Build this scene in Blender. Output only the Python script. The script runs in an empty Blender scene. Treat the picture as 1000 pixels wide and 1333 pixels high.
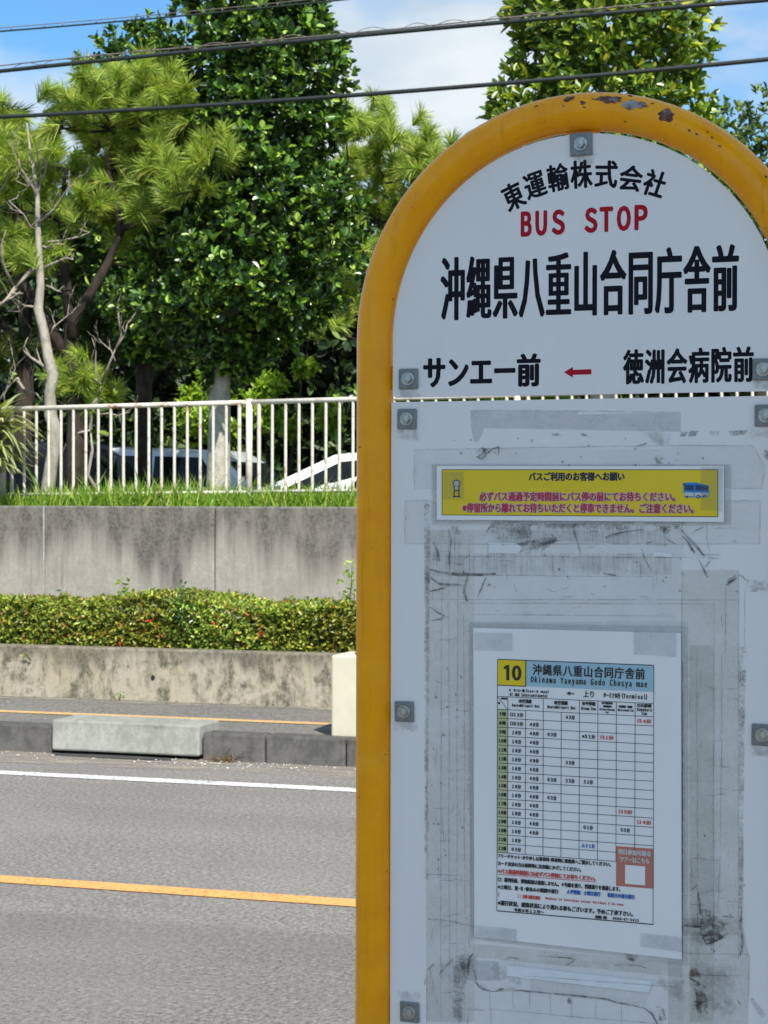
import bpy, bmesh, math, random
import numpy as np
from mathutils import Vector, Matrix
S = bpy.context.scene
COL = S.collection
R_ = math.radians
random.seed(7)
rng = np.random.default_rng(11)

# ------------------------------------------------------------------ camera, sky, sun, exposure
FPX = 2500.0                                  # focal length in pixels of the 1000 x 1333 picture
EYE = Vector((0, 0, 1.6))
_ps, _pi, _ro = R_(17.375), R_(-0.3686), R_(0.124)
_f = Vector((-math.sin(_ps) * math.cos(_pi), math.cos(_ps) * math.cos(_pi), math.sin(_pi)))
_r = _f.cross(Vector((0, 0, 1))).normalized()
_u = _r.cross(_f)
_r2 = _r * math.cos(_ro) + _u * math.sin(_ro)
_u2 = _u * math.cos(_ro) - _r * math.sin(_ro)
cam_d = bpy.data.cameras.new('camera')
cam = bpy.data.objects.new('camera', cam_d); COL.objects.link(cam)
cam.matrix_world = Matrix(((_r2.x, _u2.x, -_f.x, EYE.x), (_r2.y, _u2.y, -_f.y, EYE.y), (_r2.z, _u2.z, -_f.z, EYE.z), (0, 0, 0, 1)))
cam_d.sensor_fit = 'VERTICAL'; cam_d.sensor_height = 36.0; cam_d.lens = 36.0 * FPX / 1333.0
cam_d.clip_start = 0.05; cam_d.clip_end = 3000
cam_d.dof.use_dof = True; cam_d.dof.focus_distance = 1.95; cam_d.dof.aperture_fstop = 44
S.camera = cam

SUN_AZ, SUN_EL = 36.0, 51.0                   # azimuth to the right of straight back from the road, elevation
sv = Vector((math.sin(R_(SUN_AZ)) * math.cos(R_(SUN_EL)), -math.cos(R_(SUN_AZ)) * math.cos(R_(SUN_EL)), math.sin(R_(SUN_EL))))
sl = bpy.data.lights.new('sun', 'SUN'); sl.energy = 5.0; sl.angle = R_(0.5); sl.color = (1.0, 0.95, 0.87)
so = bpy.data.objects.new('sun', sl); COL.objects.link(so)
so.rotation_euler = (-sv).to_track_quat('-Z', 'Y').to_euler(); so.location = (8, -8, 14)

W = bpy.data.worlds.new('World'); S.world = W; W.use_nodes = True
wt = W.node_tree; wn = wt.nodes; wl = wt.links
sky = wn.new('ShaderNodeTexSky'); sky.sky_type = 'NISHITA'; sky.sun_disc = False
sky.sun_elevation = R_(SUN_EL); sky.sun_rotation = math.atan2(sv.x, sv.y); sky.ozone_density = 2.5
tc = wn.new('ShaderNodeTexCoord')
mp = wn.new('ShaderNodeMapping'); mp.inputs['Scale'].default_value = (1, 1, 2.0); mp.inputs['Location'].default_value = (6.5621, 2.2075, 3.0090)
wl.new(tc.outputs['Generated'], mp.inputs['Vector'])
cn = wn.new('ShaderNodeTexNoise'); cn.inputs['Scale'].default_value = 4.2; cn.inputs['Detail'].default_value = 7; cn.inputs['Roughness'].default_value = 0.55
wl.new(mp.outputs['Vector'], cn.inputs['Vector'])
cr = wn.new('ShaderNodeValToRGB'); cr.color_ramp.elements[0].position = 0.42; cr.color_ramp.elements[1].position = 0.61
wl.new(cn.outputs['Fac'], cr.inputs['Fac'])
tint = wn.new('ShaderNodeMixRGB'); tint.blend_type = 'MULTIPLY'; tint.inputs['Fac'].default_value = 1.0
tint.inputs['Color2'].default_value = (0.46, 0.74, 0.90, 1)
wl.new(sky.outputs['Color'], tint.inputs['Color1'])
cm = wn.new('ShaderNodeMixRGB')
c2 = wn.new('ShaderNodeTexNoise'); c2.inputs['Scale'].default_value = 9.0; c2.inputs['Detail'].default_value = 6; wl.new(mp.outputs['Vector'], c2.inputs['Vector'])
cr2 = wn.new('ShaderNodeValToRGB'); cr2.color_ramp.elements[0].position = 0.38; cr2.color_ramp.elements[1].position = 0.62
cr2.color_ramp.elements[0].color = (0.60, 0.72, 0.84, 1); cr2.color_ramp.elements[1].color = (0.86, 0.93, 0.98, 1); wl.new(c2.outputs['Fac'], cr2.inputs['Fac'])
sc5 = wn.new('ShaderNodeMixRGB'); sc5.blend_type = 'MULTIPLY'; sc5.inputs['Fac'].default_value = 1.0; sc5.inputs['Color2'].default_value = (4.9, 4.9, 4.9, 1)
wl.new(cr2.outputs['Color'], sc5.inputs['Color1']); wl.new(sc5.outputs['Color'], cm.inputs['Color2'])
wl.new(cr.outputs['Color'], cm.inputs['Fac']); wl.new(tint.outputs['Color'], cm.inputs['Color1'])
bg = wn['Background']; bg.inputs['Strength'].default_value = 0.128
wl.new(cm.outputs['Color'], bg.inputs['Color'])

S.view_settings.view_transform = 'Standard'; S.view_settings.look = 'None'
S.view_settings.exposure = 0.66; S.view_settings.gamma = 1.0; S.view_settings.use_curve_mapping = False

# ------------------------------------------------------------------ helpers
def ray(px, py):
    return _r2 * ((px - 500) / FPX) + _u2 * (-(py - 666.5) / FPX) + _f
def at(px, py, y):                            # the point of the vertical plane at distance y that the photograph shows at (px, py)
    d = ray(px, py); return EYE + d * (y / d.y)
def on_ground(px, py, z=0.0):
    d = ray(px, py); return EYE + d * ((z - EYE.z) / d.z)
def pxm(y): return 2500.0 / (y * 1.05)        # about how many pixels one metre takes at distance y

def tag(o, label=None, cat=None, group=None, kind=None):
    if label: o['label'] = label
    if cat: o['category'] = cat
    if group: o['group'] = group
    if kind: o['kind'] = kind
    return o
def link(o, parent=None):
    COL.objects.link(o)
    if parent is not None: o.parent = parent
    return o
def empty(name, loc, rz=0.0):
    o = bpy.data.objects.new(name, None); o.empty_display_size = 0.2; o.location = loc; o.rotation_euler = (0, 0, rz); return link(o)
def obj_np(name, V, faces, mats, parent=None, smooth=False, midx=None):
    """faces: list of (m,k) int arrays"""
    V = np.asarray(V, dtype=np.float32).reshape(-1, 3)
    me = bpy.data.meshes.new(name)
    fl = [np.asarray(f, dtype=np.int32) for f in faces if len(f)]
    loops = np.concatenate([f.ravel() for f in fl]); tot = np.concatenate([np.full(len(f), f.shape[1], np.int32) for f in fl])
    st = np.concatenate([[0], np.cumsum(tot)[:-1]]).astype(np.int32)
    me.vertices.add(len(V)); me.vertices.foreach_set('co', V.ravel())
    me.loops.add(len(loops)); me.loops.foreach_set('vertex_index', loops)
    me.polygons.add(len(tot)); me.polygons.foreach_set('loop_start', st); me.polygons.foreach_set('loop_total', tot)
    me.polygons.foreach_set('use_smooth', np.full(len(tot), smooth, bool))
    for m in (mats if isinstance(mats, (list, tuple)) else [mats]): me.materials.append(m)
    if midx is not None: me.polygons.foreach_set('material_index', np.asarray(midx, np.int32))
    me.update(calc_edges=True)
    o = bpy.data.objects.new(name, me); return link(o, parent)
def obj_bm(name, bm, m, parent=None, smooth=False):
    me = bpy.data.meshes.new(name); bm.normal_update()
    bm.to_mesh(me); bm.free()
    for mm in (m if isinstance(m, (list, tuple)) else [m]): me.materials.append(mm)
    if smooth:
        for p in me.polygons: p.use_smooth = True
    return link(bpy.data.objects.new(name, me), parent)
def add_box(bm, x0, x1, y0, y1, z0, z1, bev=0.0, seg=2):
    b2 = bmesh.new()
    r = bmesh.ops.create_cube(b2, size=1.0)
    for v in b2.verts:
        v.co = Vector(((x0 + x1) / 2 + v.co.x * (x1 - x0), (y0 + y1) / 2 + v.co.y * (y1 - y0), (z0 + z1) / 2 + v.co.z * (z1 - z0)))
    if bev > 0: bmesh.ops.bevel(b2, geom=list(b2.edges), offset=bev, segments=seg, profile=0.5, affect='EDGES')
    me = bpy.data.meshes.new('tmp'); b2.to_mesh(me); b2.free(); bm.from_mesh(me); bpy.data.meshes.remove(me)
def add_prism(bm, poly, d0, d1, axis='y'):
    """poly: list of (a,b); extruded along axis from d0 to d1"""
    def P(a, b, d): return (a, d, b) if axis == 'y' else ((a, b, d) if axis == 'z' else (d, a, b))
    A = [bm.verts.new(P(a, b, d0)) for a, b in poly]; B = [bm.verts.new(P(a, b, d1)) for a, b in poly]
    n = len(poly)
    bm.faces.new(A); bm.faces.new(B[::-1])
    for i in range(n): bm.faces.new((A[i], B[i], B[(i + 1) % n], A[(i + 1) % n]))
    bmesh.ops.recalc_face_normals(bm, faces=bm.faces[:])
def tube_np(pts, rad, n=8, cap=True):
    """one swept tube, returns V, quads, (cap polys as list)"""
    pts = [Vector(p) for p in pts]; V = []; k = len(pts)
    up = Vector((0.31, 0.2, 0.93)).normalized()
    for i, p in enumerate(pts):
        t = (pts[min(i + 1, k - 1)] - pts[max(i - 1, 0)]).normalized()
        a = t.cross(up)
        if a.length < 1e-3: a = t.cross(Vector((1, 0, 0)))
        a.normalize(); b = t.cross(a); up = -b if False else up
        r = rad[i] if hasattr(rad, '__len__') else rad
        for j in range(n):
            w = 2 * math.pi * j / n; V.append(p + a * (r * math.cos(w)) + b * (r * math.sin(w)))
    F = []
    for i in range(k - 1):
        for j in range(n):
            F.append((i * n + j, i * n + (j + 1) % n, (i + 1) * n + (j + 1) % n, (i + 1) * n + j))
    if cap:
        V.append(pts[0]); V.append(pts[-1]); c0, c1 = len(V) - 2, len(V) - 1
        T = [(c0, (j + 1) % n, j) for j in range(n)] + [(c1, (k - 1) * n + j, (k - 1) * n + (j + 1) % n) for j in range(n)]
    else: T = []
    return [tuple(v) for v in V], F, T
class MB:                                     # collects tubes into one mesh
    def __init__(s): s.V = []; s.Q = []; s.T = []
    def tube(s, pts, rad, n=8, cap=True):
        V, F, T = tube_np(pts, rad, n, cap); o = len(s.V); s.V += V
        s.Q += [tuple(i + o for i in f) for f in F]; s.T += [tuple(i + o for i in f) for f in T]
    def build(s, name, m, parent=None, smooth=True):
        return obj_np(name, s.V, [np.array(s.Q).reshape(-1, 4), np.array(s.T, dtype=int).reshape(-1, 3)], m, parent, smooth)

# ------------------------------------------------------------------ materials
class N:
    def __init__(s, name):
        s.m = bpy.data.materials.new(name); s.m.use_nodes = True; s.t = s.m.node_tree; s.n = s.t.nodes
        s.bsdf = s.n['Principled BSDF']; s.out = s.n['Material Output']
        s.tc = s.n.new('ShaderNodeTexCoord')
    def L(s, a, b): s.t.links.new(a, b)
    def map(s, scale=(1, 1, 1), loc=(0, 0, 0), src='Object'):
        m = s.n.new('ShaderNodeMapping'); m.inputs['Scale'].default_value = scale; m.inputs['Location'].default_value = loc
        s.L(s.tc.outputs[src], m.inputs['Vector']); return m.outputs['Vector']
    def noise(s, vec, scale, detail=4, rough=0.55, dist=0.0):
        n = s.n.new('ShaderNodeTexNoise'); n.inputs['Scale'].default_value = scale; n.inputs['Detail'].default_value = detail
        n.inputs['Roughness'].default_value = rough; n.inputs['Distortion'].default_value = dist
        s.L(vec, n.inputs['Vector']); return n.outputs['Fac']
    def voro(s, vec, scale, feature='F1'):
        n = s.n.new('ShaderNodeTexVoronoi'); n.feature = feature; n.inputs['Scale'].default_value = scale; s.L(vec, n.inputs['Vector']); return n.outputs[0]
    def ramp(s, fac, stops):
        r = s.n.new('ShaderNodeValToRGB'); e = r.color_ramp.elements
        while len(e) < len(stops): e.new(0.5)
        for i, (p, c) in enumerate(stops):
            e[i].position = p; e[i].color = (c, c, c, 1) if not hasattr(c, '__len__') else (*c, 1)
        s.L(fac, r.inputs['Fac']); return r.outputs['Color']
    def mix(s, fac, a, b, mode='MIX'):
        m = s.n.new('ShaderNodeMixRGB'); m.blend_type = mode
        for k, v in (('Fac', fac), ('Color1', a), ('Color2', b)):
            if hasattr(v, 'is_output'): s.L(v, m.inputs[k])
            elif k == 'Fac': m.inputs[k].default_value = v
            else: m.inputs[k].default_value = (*v, 1)
        return m.outputs['Color']
    def math(s, op, a, b=0.0, clamp=False):
        m = s.n.new('ShaderNodeMath'); m.operation = op; m.use_clamp = clamp
        for i, v in enumerate((a, b)):
            if hasattr(v, 'is_output'): s.L(v, m.inputs[i])
            else: m.inputs[i].default_value = v
        return m.outputs[0]
    def sep(s, vec):
        x = s.n.new('ShaderNodeSeparateXYZ'); s.L(vec, x.inputs[0]); return x.outputs
    def base(s, c, rough=0.6, metal=0.0, spec=0.5):
        if hasattr(c, 'is_output'): s.L(c, s.bsdf.inputs['Base Color'])
        else: s.bsdf.inputs['Base Color'].default_value = (*c, 1)
        if hasattr(rough, 'is_output'): s.L(rough, s.bsdf.inputs['Roughness'])
        else: s.bsdf.inputs['Roughness'].default_value = rough
        s.bsdf.inputs['Metallic'].default_value = metal; s.bsdf.inputs['Specular IOR Level'].default_value = spec
        return s
    def bump(s, h, strength=0.3, dist=0.01):
        b = s.n.new('ShaderNodeBump'); b.inputs['Strength'].default_value = strength; b.inputs['Distance'].default_value = dist
        s.L(h, b.inputs['Height']); s.L(b.outputs[0], s.bsdf.inputs['Normal']); return s
    def alpha(s, a):                           # mask: surface shows where a = 1
        tr = s.n.new('ShaderNodeBsdfTransparent'); mx = s.n.new('ShaderNodeMixShader')
        if hasattr(a, 'is_output'): s.L(a, mx.inputs[0])
        else: mx.inputs[0].default_value = a
        s.L(tr.outputs[0], mx.inputs[1]); s.L(s.bsdf.outputs[0], mx.inputs[2]); s.L(mx.outputs[0], s.out.inputs['Surface']); return s
def simple(name, c, rough=0.6, metal=0.0, var=0.12, scale=8.0, bump=0.0, spec=0.5):
    k = N(name); v = k.map(); n = k.noise(v, scale, 5)
    lo = tuple(x * (1 - var) for x in c); hi = tuple(min(1, x * (1 + var)) for x in c)
    k.base(k.ramp(n, [(0.3, lo), (0.7, hi)]), rough, metal, spec)
    if bump: k.bump(k.noise(v, scale * 6, 4), bump, 0.004)
    return k.m
def leafmat(name, cols, rough=0.4, trans=0.35, spec=0.5, tcol=None, clump=None):
    """cols: stops of the per-leaf random colour"""
    k = N(name)
    g = k.n.new('ShaderNodeNewGeometry')
    c = k.ramp(g.outputs['Random Per Island'], cols)
    if clump:
        nz = k.noise(k.map(), clump[0], 3); c = k.mix(k.ramp(nz, [(0.42, 0.0), (0.6, 1.0)]), c, clump[1], 'MULTIPLY')
    k.base(c, rough, 0, spec)
    t = k.n.new('ShaderNodeBsdfTranslucent'); tb = k.mix(1.0, c, tcol or (1.5, 1.5, 0.5), 'MULTIPLY'); k.L(tb, t.inputs['Color'])
    mx = k.n.new('ShaderNodeMixShader'); mx.inputs[0].default_value = trans
    k.L(k.bsdf.outputs[0], mx.inputs[1]); k.L(t.outputs[0], mx.inputs[2]); k.L(mx.outputs[0], k.out.inputs['Surface'])
    return k.m

def mk_asphalt(name, lo, hi, seed=0, seam=None):
    k = N(name); v = k.map(loc=(seed, seed, 0))
    fine = k.voro(v, 95.0); gr = k.noise(v, 48.0, 5, 0.8); gr2 = k.noise(v, 24.0, 4, 0.7); big = k.noise(k.map(scale=(0.25, 1.6, 1), loc=(seed, 0, 0)), 1.3, 5)
    mid = tuple((a + b) / 2 for a, b in zip(lo, hi))
    c = k.ramp(gr, [(0.38, tuple(x * 0.42 for x in lo)), (0.5, mid), (0.62, tuple(x * 1.7 for x in hi))])
    c = k.mix(k.ramp(gr2, [(0.40, 0.0), (0.62, 0.45)]), c, tuple(x * 0.8 for x in lo))
    c = k.mix(k.ramp(fine, [(0.0, 0.75), (0.28, 0.0)]), c, tuple(min(1, x * 2.3) for x in hi))
    c = k.mix(k.ramp(big, [(0.42, 0.0), (0.66, 0.25)]), c, tuple(x * 0.7 for x in lo))
    st = k.noise(k.map(scale=(1, 1, 1), loc=(9, seed, 0)), 0.9, 6); c = k.mix(k.ramp(st, [(0.45, 0.0), (0.75, 0.30)]), c, tuple(x * 1.25 for x in hi))
    if seam is not None:                     # the near lane was laid separately: a ragged seam and slightly darker stone
        yv = k.math('ADD', k.sep(k.tc.outputs['Object'])[1], k.math('MULTIPLY', k.noise(v, 5.0, 5, 0.7), 0.10))
        m = k.ramp(k.math('SUBTRACT', yv, seam - 0.5), [(0.47, 1.0), (0.53, 0.0)])
        c = k.mix(k.math('MULTIPLY', m, 0.22), c, tuple(x * 0.55 for x in lo))
    k.base(c, 0.85, 0, 0.3); k.bump(k.math('ADD', k.math('MULTIPLY', fine, -0.8), gr), 0.9, 0.010)
    return k.m
M = {}
M['asphalt'] = mk_asphalt('asphalt', (0.166, 0.155, 0.141), (0.232, 0.218, 0.199), 0, 6.72)
M['asphalt_path'] = mk_asphalt('asphalt_path', (0.13, 0.122, 0.111), (0.195, 0.184, 0.167), 5.0)
def mk_paint(name, c, wear=0.5):
    k = N(name); v = k.map(); n = k.noise(v, 60, 5, 0.7); b = k.noise(v, 3.0, 4)
    k.base(k.ramp(n, [(0.35, tuple(x * 0.72 for x in c)), (0.65, c)]), 0.7)
    k.bump(n, 0.4, 0.004)
    k.alpha(k.ramp(k.math('ADD', k.math('MULTIPLY', n, 0.75), k.math('MULTIPLY', b, 0.25)), [(wear - 0.16, 0.0), (wear - 0.06, 1.0)]))
    return k.m
M['white_line'] = mk_paint('white_line_paint', (0.70, 0.70, 0.68), 0.56)
M['orange_line'] = mk_paint('orange_line_paint', (0.66, 0.33, 0.10), 0.50)
M['yellow_line'] = mk_paint('yellow_line_paint', (0.58, 0.36, 0.15), 0.51)
def mk_concrete(name, c, stain, z0, z1, top_amt=0.5, streak=0.5, patch=0.4, sc=1.0, warm=None):
    k = N(name); v = k.map(); xyz = k.sep(k.tc.outputs['Object'])
    d = k.math('MULTIPLY', k.math('SUBTRACT', z1, xyz[2]), 1.0 / (z1 - z0))      # 0 at the top, 1 at the bottom
    sn = k.noise(k.map(scale=(4.6 * sc, 4.6 * sc, 0.18 * sc)), 1.6, 6, 0.68); sn2 = k.noise(k.map(scale=(14 * sc, 14 * sc, 0.9 * sc), loc=(3, 0, 0)), 1.6, 5, 0.6)
    lf = k.noise(k.map(scale=(1, 0, 0), loc=(7.3, 0, 0)), 1.5, 2, 0.5)
    pn = k.noise(v, 3.2 * sc, 9, 0.72, 0.5); fn = k.noise(v, 45, 6, 0.7); pv = k.noise(k.map(scale=(1, 1, 0.35), loc=(1, 2, 0)), 9 * sc, 8, 0.7)
    col = k.ramp(fn, [(0.25, tuple(x * 0.78 for x in c)), (0.75, tuple(x * 1.16 for x in c))])
    if warm: col = k.mix(k.ramp(k.noise(v, 1.4 * sc, 5), [(0.4, 0.0), (0.65, 0.8)]), col, warm)
    m1 = k.math('SUBTRACT', k.math('ADD', k.math('ADD', k.math('MULTIPLY', sn, 0.9), k.math('MULTIPLY', lf, 1.9)), top_amt - 1.42), k.math('MULTIPLY', d, 1.35))
    m1 = k.ramp(m1, [(0.0, 0.0), (0.34, 1.0)])
    m0 = k.ramp(k.math('SUBTRACT', k.math('MULTIPLY', sn, 0.55), d), [(0.06, 0.0), (0.30, 0.95)])
    m1 = k.math('MAXIMUM', m1, m0)
    m2 = k.ramp(k.math('SUBTRACT', sn2, k.math('MULTIPLY', d, 0.28)), [(0.42, 0.0), (0.62, streak)])
    m3 = k.ramp(k.math('SUBTRACT', k.math('ADD', k.math('MULTIPLY', pn, 0.6), k.math('MULTIPLY', pv, 0.4)), k.math('MULTIPLY', d, 0.05)), [(0.435 if patch > 0.5 else 0.46, 0.0), (0.54, patch)])
    a = k.math('MAXIMUM', k.math('MULTIPLY', m1, 0.9), k.math('MAXIMUM', m2, m3)); a = k.math('MULTIPLY', a, k.math('MULTIPLY', k.ramp(fn, [(0.3, 0.5), (0.62, 1.0)]), k.ramp(pv, [(0.34, 0.62), (0.55, 1.0)])))
    k.base(k.mix(a, col, stain), 0.88, 0, 0.25)
    k.bump(k.math('ADD', fn, k.math('MULTIPLY', pn, 0.8)), 0.35, 0.006)
    return k.m
M['retaining'] = mk_concrete('weathered_concrete', (0.335, 0.312, 0.268), (0.042, 0.039, 0.034), 0.3, 1.54, 0.60, 0.55, 0.20, 1.0)
M['planter'] = mk_concrete('mouldy_concrete', (0.385, 0.345, 0.272), (0.05, 0.045, 0.032), 0.15, 0.53, 0.50, 0.7, 0.95, 1.5, (0.36, 0.31, 0.22))
M['kerb'] = mk_concrete('dark_kerb_concrete', (0.125, 0.120, 0.112), (0.035, 0.035, 0.033), 0.0, 0.17, 0.35, 0.5, 0.6, 2.0)
M['kerb_pale'] = mk_concrete('pale_green_concrete', (0.36, 0.365, 0.32), (0.14, 0.143, 0.126), 0.02, 0.215, 0.30, 0.6, 0.55, 1.6)
M['cream'] = simple('cream_paint', (0.52, 0.49, 0.375), 0.55, var=0.05, scale=14, bump=0.15)
M['soil'] = simple('soil', (0.12, 0.085, 0.055), 0.95, var=0.35, scale=9, bump=0.8)
M['ground'] = simple('grassy_ground', (0.085, 0.10, 0.04), 0.95, var=0.4, scale=4, bump=0.6)
M['carpark'] = mk_asphalt('carpark', (0.06, 0.06, 0.06), (0.13, 0.13, 0.125), 2.0)
M['dust'] = N('kerb_dust')
_k = M['dust']; _n = _k.noise(_k.map(scale=(0.5, 2, 1)), 5, 6, 0.7); _g = _k.noise(_k.map(), 160, 3, 0.7)
_k.base(_k.ramp(_g, [(0.3, (0.20, 0.165, 0.12)), (0.7, (0.40, 0.35, 0.27))]), 0.95); _k.alpha(_k.ramp(_k.math('ADD', _k.math('MULTIPLY', _n, 0.7), _k.math('MULTIPLY', _g, 0.3)), [(0.46, 0.0), (0.60, 0.75)])); M['dust'] = _k.m
M['gravel'] = simple('pale_gravel', (0.62, 0.60, 0.55), 0.9, var=0.3, scale=30)
# fence paint: chalky off-white with rust
_k = N('fence_paint'); _v = _k.map(); _n = _k.noise(_v, 9, 6, 0.7); _c = _k.ramp(_k.noise(_v, 30, 4), [(0.3, (0.50, 0.475, 0.40)), (0.7, (0.64, 0.61, 0.53))])
_k.base(_k.mix(_k.ramp(_n, [(0.55, 0.0), (0.66, 0.9)]), _c, (0.27, 0.125, 0.06)), 0.55); M['fence'] = _k.m
# the sign's yellow tube
_k = N('yellow_enamel'); _v = _k.map(); _n = _k.noise(_v, 28, 6, 0.6); _w = _k.noise(_k.map(scale=(90, 90, 14)), 1.5, 5, 0.6); _sp = _k.noise(_v, 150, 2, 0.5)
_c = _k.ramp(_n, [(0.3, (0.86, 0.325, 0.0)), (0.7, (0.97, 0.405, 0.0))])
_ln = _k.noise(_k.map(scale=(60, 60, 2.2), loc=(4, 1, 0)), 2.2, 5, 0.65); _bl = _k.noise(_v, 11, 6, 0.7)
_c = _k.mix(_k.ramp(_ln, [(0.56, 0.0), (0.72, 0.30)]), _c, (0.30, 0.105, 0.004)); _c = _k.mix(_k.ramp(_bl, [(0.54, 0.0), (0.70, 0.28)]), _c, (0.80, 0.42, 0.06))
_c = _k.mix(_k.ramp(_sp, [(0.735, 0.0), (0.765, 0.9)]), _c, (0.05, 0.02, 0.01))
_k.base(_c, _k.ramp(_bl, [(0.4, 0.18), (0.7, 0.42)]), 0, 0.3); _k.bump(_k.math('ADD', _k.math('MULTIPLY', _w, 0.8), _k.math('MULTIPLY', _k.noise(_v, 210, 3), 0.5)), 0.22, 0.0012); M['tube'] = _k.m
# white sign plate
_k = N('white_enamel'); _v = _k.map(); _n = _k.noise(_k.map(scale=(1, 1, 0.35)), 9, 6, 0.6); _f2 = _k.noise(_v, 420, 2, 0.5); _d = _k.noise(_v, 60, 8, 0.8)
_c = _k.ramp(_n, [(0.3, (0.78, 0.755, 0.765)), (0.7, (0.84, 0.815, 0.82))])
_c = _k.mix(_k.ramp(_f2, [(0.74, 0.0), (0.8, 0.7)]), _c, (0.22, 0.21, 0.2)); _k.base(_c, 0.33, 0, 0.45); _k.bump(_k.noise(_v, 260, 3), 0.05, 0.0006); M['plate'] = _k.m
M['black'] = simple('black_lettering', (0.006, 0.0065, 0.014), 0.5, var=0.2, scale=60, spec=0.12)
M['red'] = simple('red_lettering', (0.42, 0.008, 0.026), 0.5, var=0.1, scale=60, spec=0.12)
M['galv'] = N('galvanised_steel'); _k = M['galv']; _v = _k.map(); _k.base(_k.ramp(_k.noise(_v, 90, 5, 0.7), [(0.3, (0.16, 0.17, 0.18)), (0.7, (0.27, 0.28, 0.285))]), 0.5, 0.4); _k.bump(_k.noise(_v, 300, 3), 0.15, 0.0008); M['galv'] = _k.m
M['bolt'] = simple('bolt_steel', (0.42, 0.42, 0.41), 0.32, 0.7, 0.4, 120)
_k = N('rust_chip'); _v = _k.map(); _n = _k.noise(_v, 120, 5, 0.7); _k.base(_k.ramp(_n, [(0.35, (0.085, 0.03, 0.018)), (0.5, (0.14, 0.055, 0.035)), (0.62, (0.24, 0.20, 0.18))]), 0.85); _k.bump(_n, 0.8, 0.0015); M['rust'] = _k.m
_k = N('bare_metal_chip'); _v = _k.map(); _n = _k.noise(_v, 100, 5, 0.7); _k.base(_k.ramp(_n, [(0.38, (0.12, 0.05, 0.035)), (0.52, (0.30, 0.29, 0.28)), (0.7, (0.40, 0.40, 0.39))]), 0.7); _k.bump(_n, 0.8, 0.0015); M['baremetal'] = _k.m
# tape, glue and grime on the lower plate
def mk_film(name, c, a, rough=0.22, spec=0.4):
    k = N(name); v = k.map(); n = k.noise(v, 22, 6, 0.65); n2 = k.noise(v, 95, 6, 0.7); w = k.noise(k.map(scale=(1, 1, 0.3)), 34, 5, 0.7, 1.5)
    k.base(c, rough, 0, spec); k.bump(w, 0.2, 0.0012); k.alpha(k.ramp(k.math('ADD', k.math('MULTIPLY', n, 0.7), k.math('MULTIPLY', n2, 0.3)), [(0.32, a * 0.45), (0.68, min(1, a * 1.55))])); return k.m
M['film'] = mk_film('clear_tape', (0.68, 0.67, 0.665), 0.15)
M['film_grey'] = mk_film('grey_tape', (0.54, 0.54, 0.565), 0.32, 0.4)
M['film_aged'] = mk_film('aged_tape', (0.65, 0.635, 0.575), 0.30, 0.3)
def mk_grit(name, c, lo, hi, scale, amax=0.9, stretch=(1, 1, 1), edge=0.0):
    k = N(name); v = k.map(scale=stretch); n = k.noise(v, scale, 6, 0.75); b = k.noise(k.map(), 42, 5, 0.65)
    f = k.math('ADD', k.math('MULTIPLY', n, 0.58), k.math('MULTIPLY', b, 0.42))
    if edge:
        at_ = k.n.new('ShaderNodeAttribute'); at_.attribute_name = 'edge'
        f = k.math('ADD', f, k.math('MULTIPLY', k.math('SUBTRACT', k.math('MINIMUM', at_.outputs['Fac'], 0.5), 0.5), edge))
    k.base(c, 0.85, 0, 0.15); k.alpha(k.ramp(f, [(lo, 0.0), (hi, amax)])); return k.m
M['glue'] = mk_grit('dusty_glue', (0.20, 0.205, 0.21), 0.40, 0.66, 320, 0.7)
M['grit'] = mk_grit('gritty_glue', (0.12, 0.115, 0.11), 0.42, 0.64, 380, 0.62, (1, 1, 1), 0.12)
M['grime'] = mk_grit('brown_grime', (0.06, 0.047, 0.036), 0.46, 0.62, 170, 0.75, (1, 1, 1), 0.34)
M['smudge'] = mk_grit('faint_smudge', (0.20, 0.20, 0.19), 0.40, 0.75, 110, 0.55, (1, 1, 1), 0.3)
M['rib'] = mk_grit('ribbed_glue', (0.22, 0.225, 0.23), 0.42, 0.66, 60, 0.36, (9, 9, 0.35), 0.1)
M['hair'] = mk_grit('tape_edge_dirt', (0.17, 0.175, 0.18), 0.36, 0.64, 200, 0.55)
M['scratch'] = mk_grit('dark_crease', (0.05, 0.05, 0.05), 0.36, 0.60, 150, 0.8)
M['scrap'] = simple('paper_scrap', (0.76, 0.78, 0.80), 0.7, var=0.05, scale=60)
M['ruststain'] = mk_grit('rust_stain', (0.15, 0.07, 0.03), 0.36, 0.56, 150, 0.9, (1, 1, 1), 0.3)
# printed matter
M['paper'] = simple('white_paper', (0.85, 0.83, 0.84), 0.45, var=0.035, scale=9)
M['laminate'] = mk_film('laminate_edge', (0.68, 0.68, 0.70), 0.26, 0.2)
M['ink_yellow'] = simple('yellow_print', (0.80, 0.58, 0.008), 0.4, var=0.06, scale=12)
M['ink_black'] = simple('black_print', (0.018, 0.018, 0.022), 0.5, var=0.1)
M['ink_navy'] = simple('navy_print', (0.012, 0.016, 0.05), 0.5, var=0.1)
M['ink_red'] = simple('crimson_print', (0.50, 0.015, 0.07), 0.5, var=0.1)
M['ink_white'] = simple('white_outline_print', (0.5920, 0.5760, 0.5600), 0.5, var=0.03)
M['ink_pale_red'] = simple('red_print', (0.55, 0.075, 0.06), 0.5, var=0.1)
M['ink_blue'] = simple('blue_print', (0.02, 0.13, 0.42), 0.5, var=0.1)
M['ink_sky'] = simple('pale_blue_print', (0.3520, 0.5280, 0.6400), 0.45, var=0.04)
M['ink_lime'] = simple('pale_lime_print', (0.4960, 0.5280, 0.2960), 0.45, var=0.05)
M['ink_pink'] = simple('salmon_print', (0.4960, 0.1760, 0.1360), 0.45, var=0.05)
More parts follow.
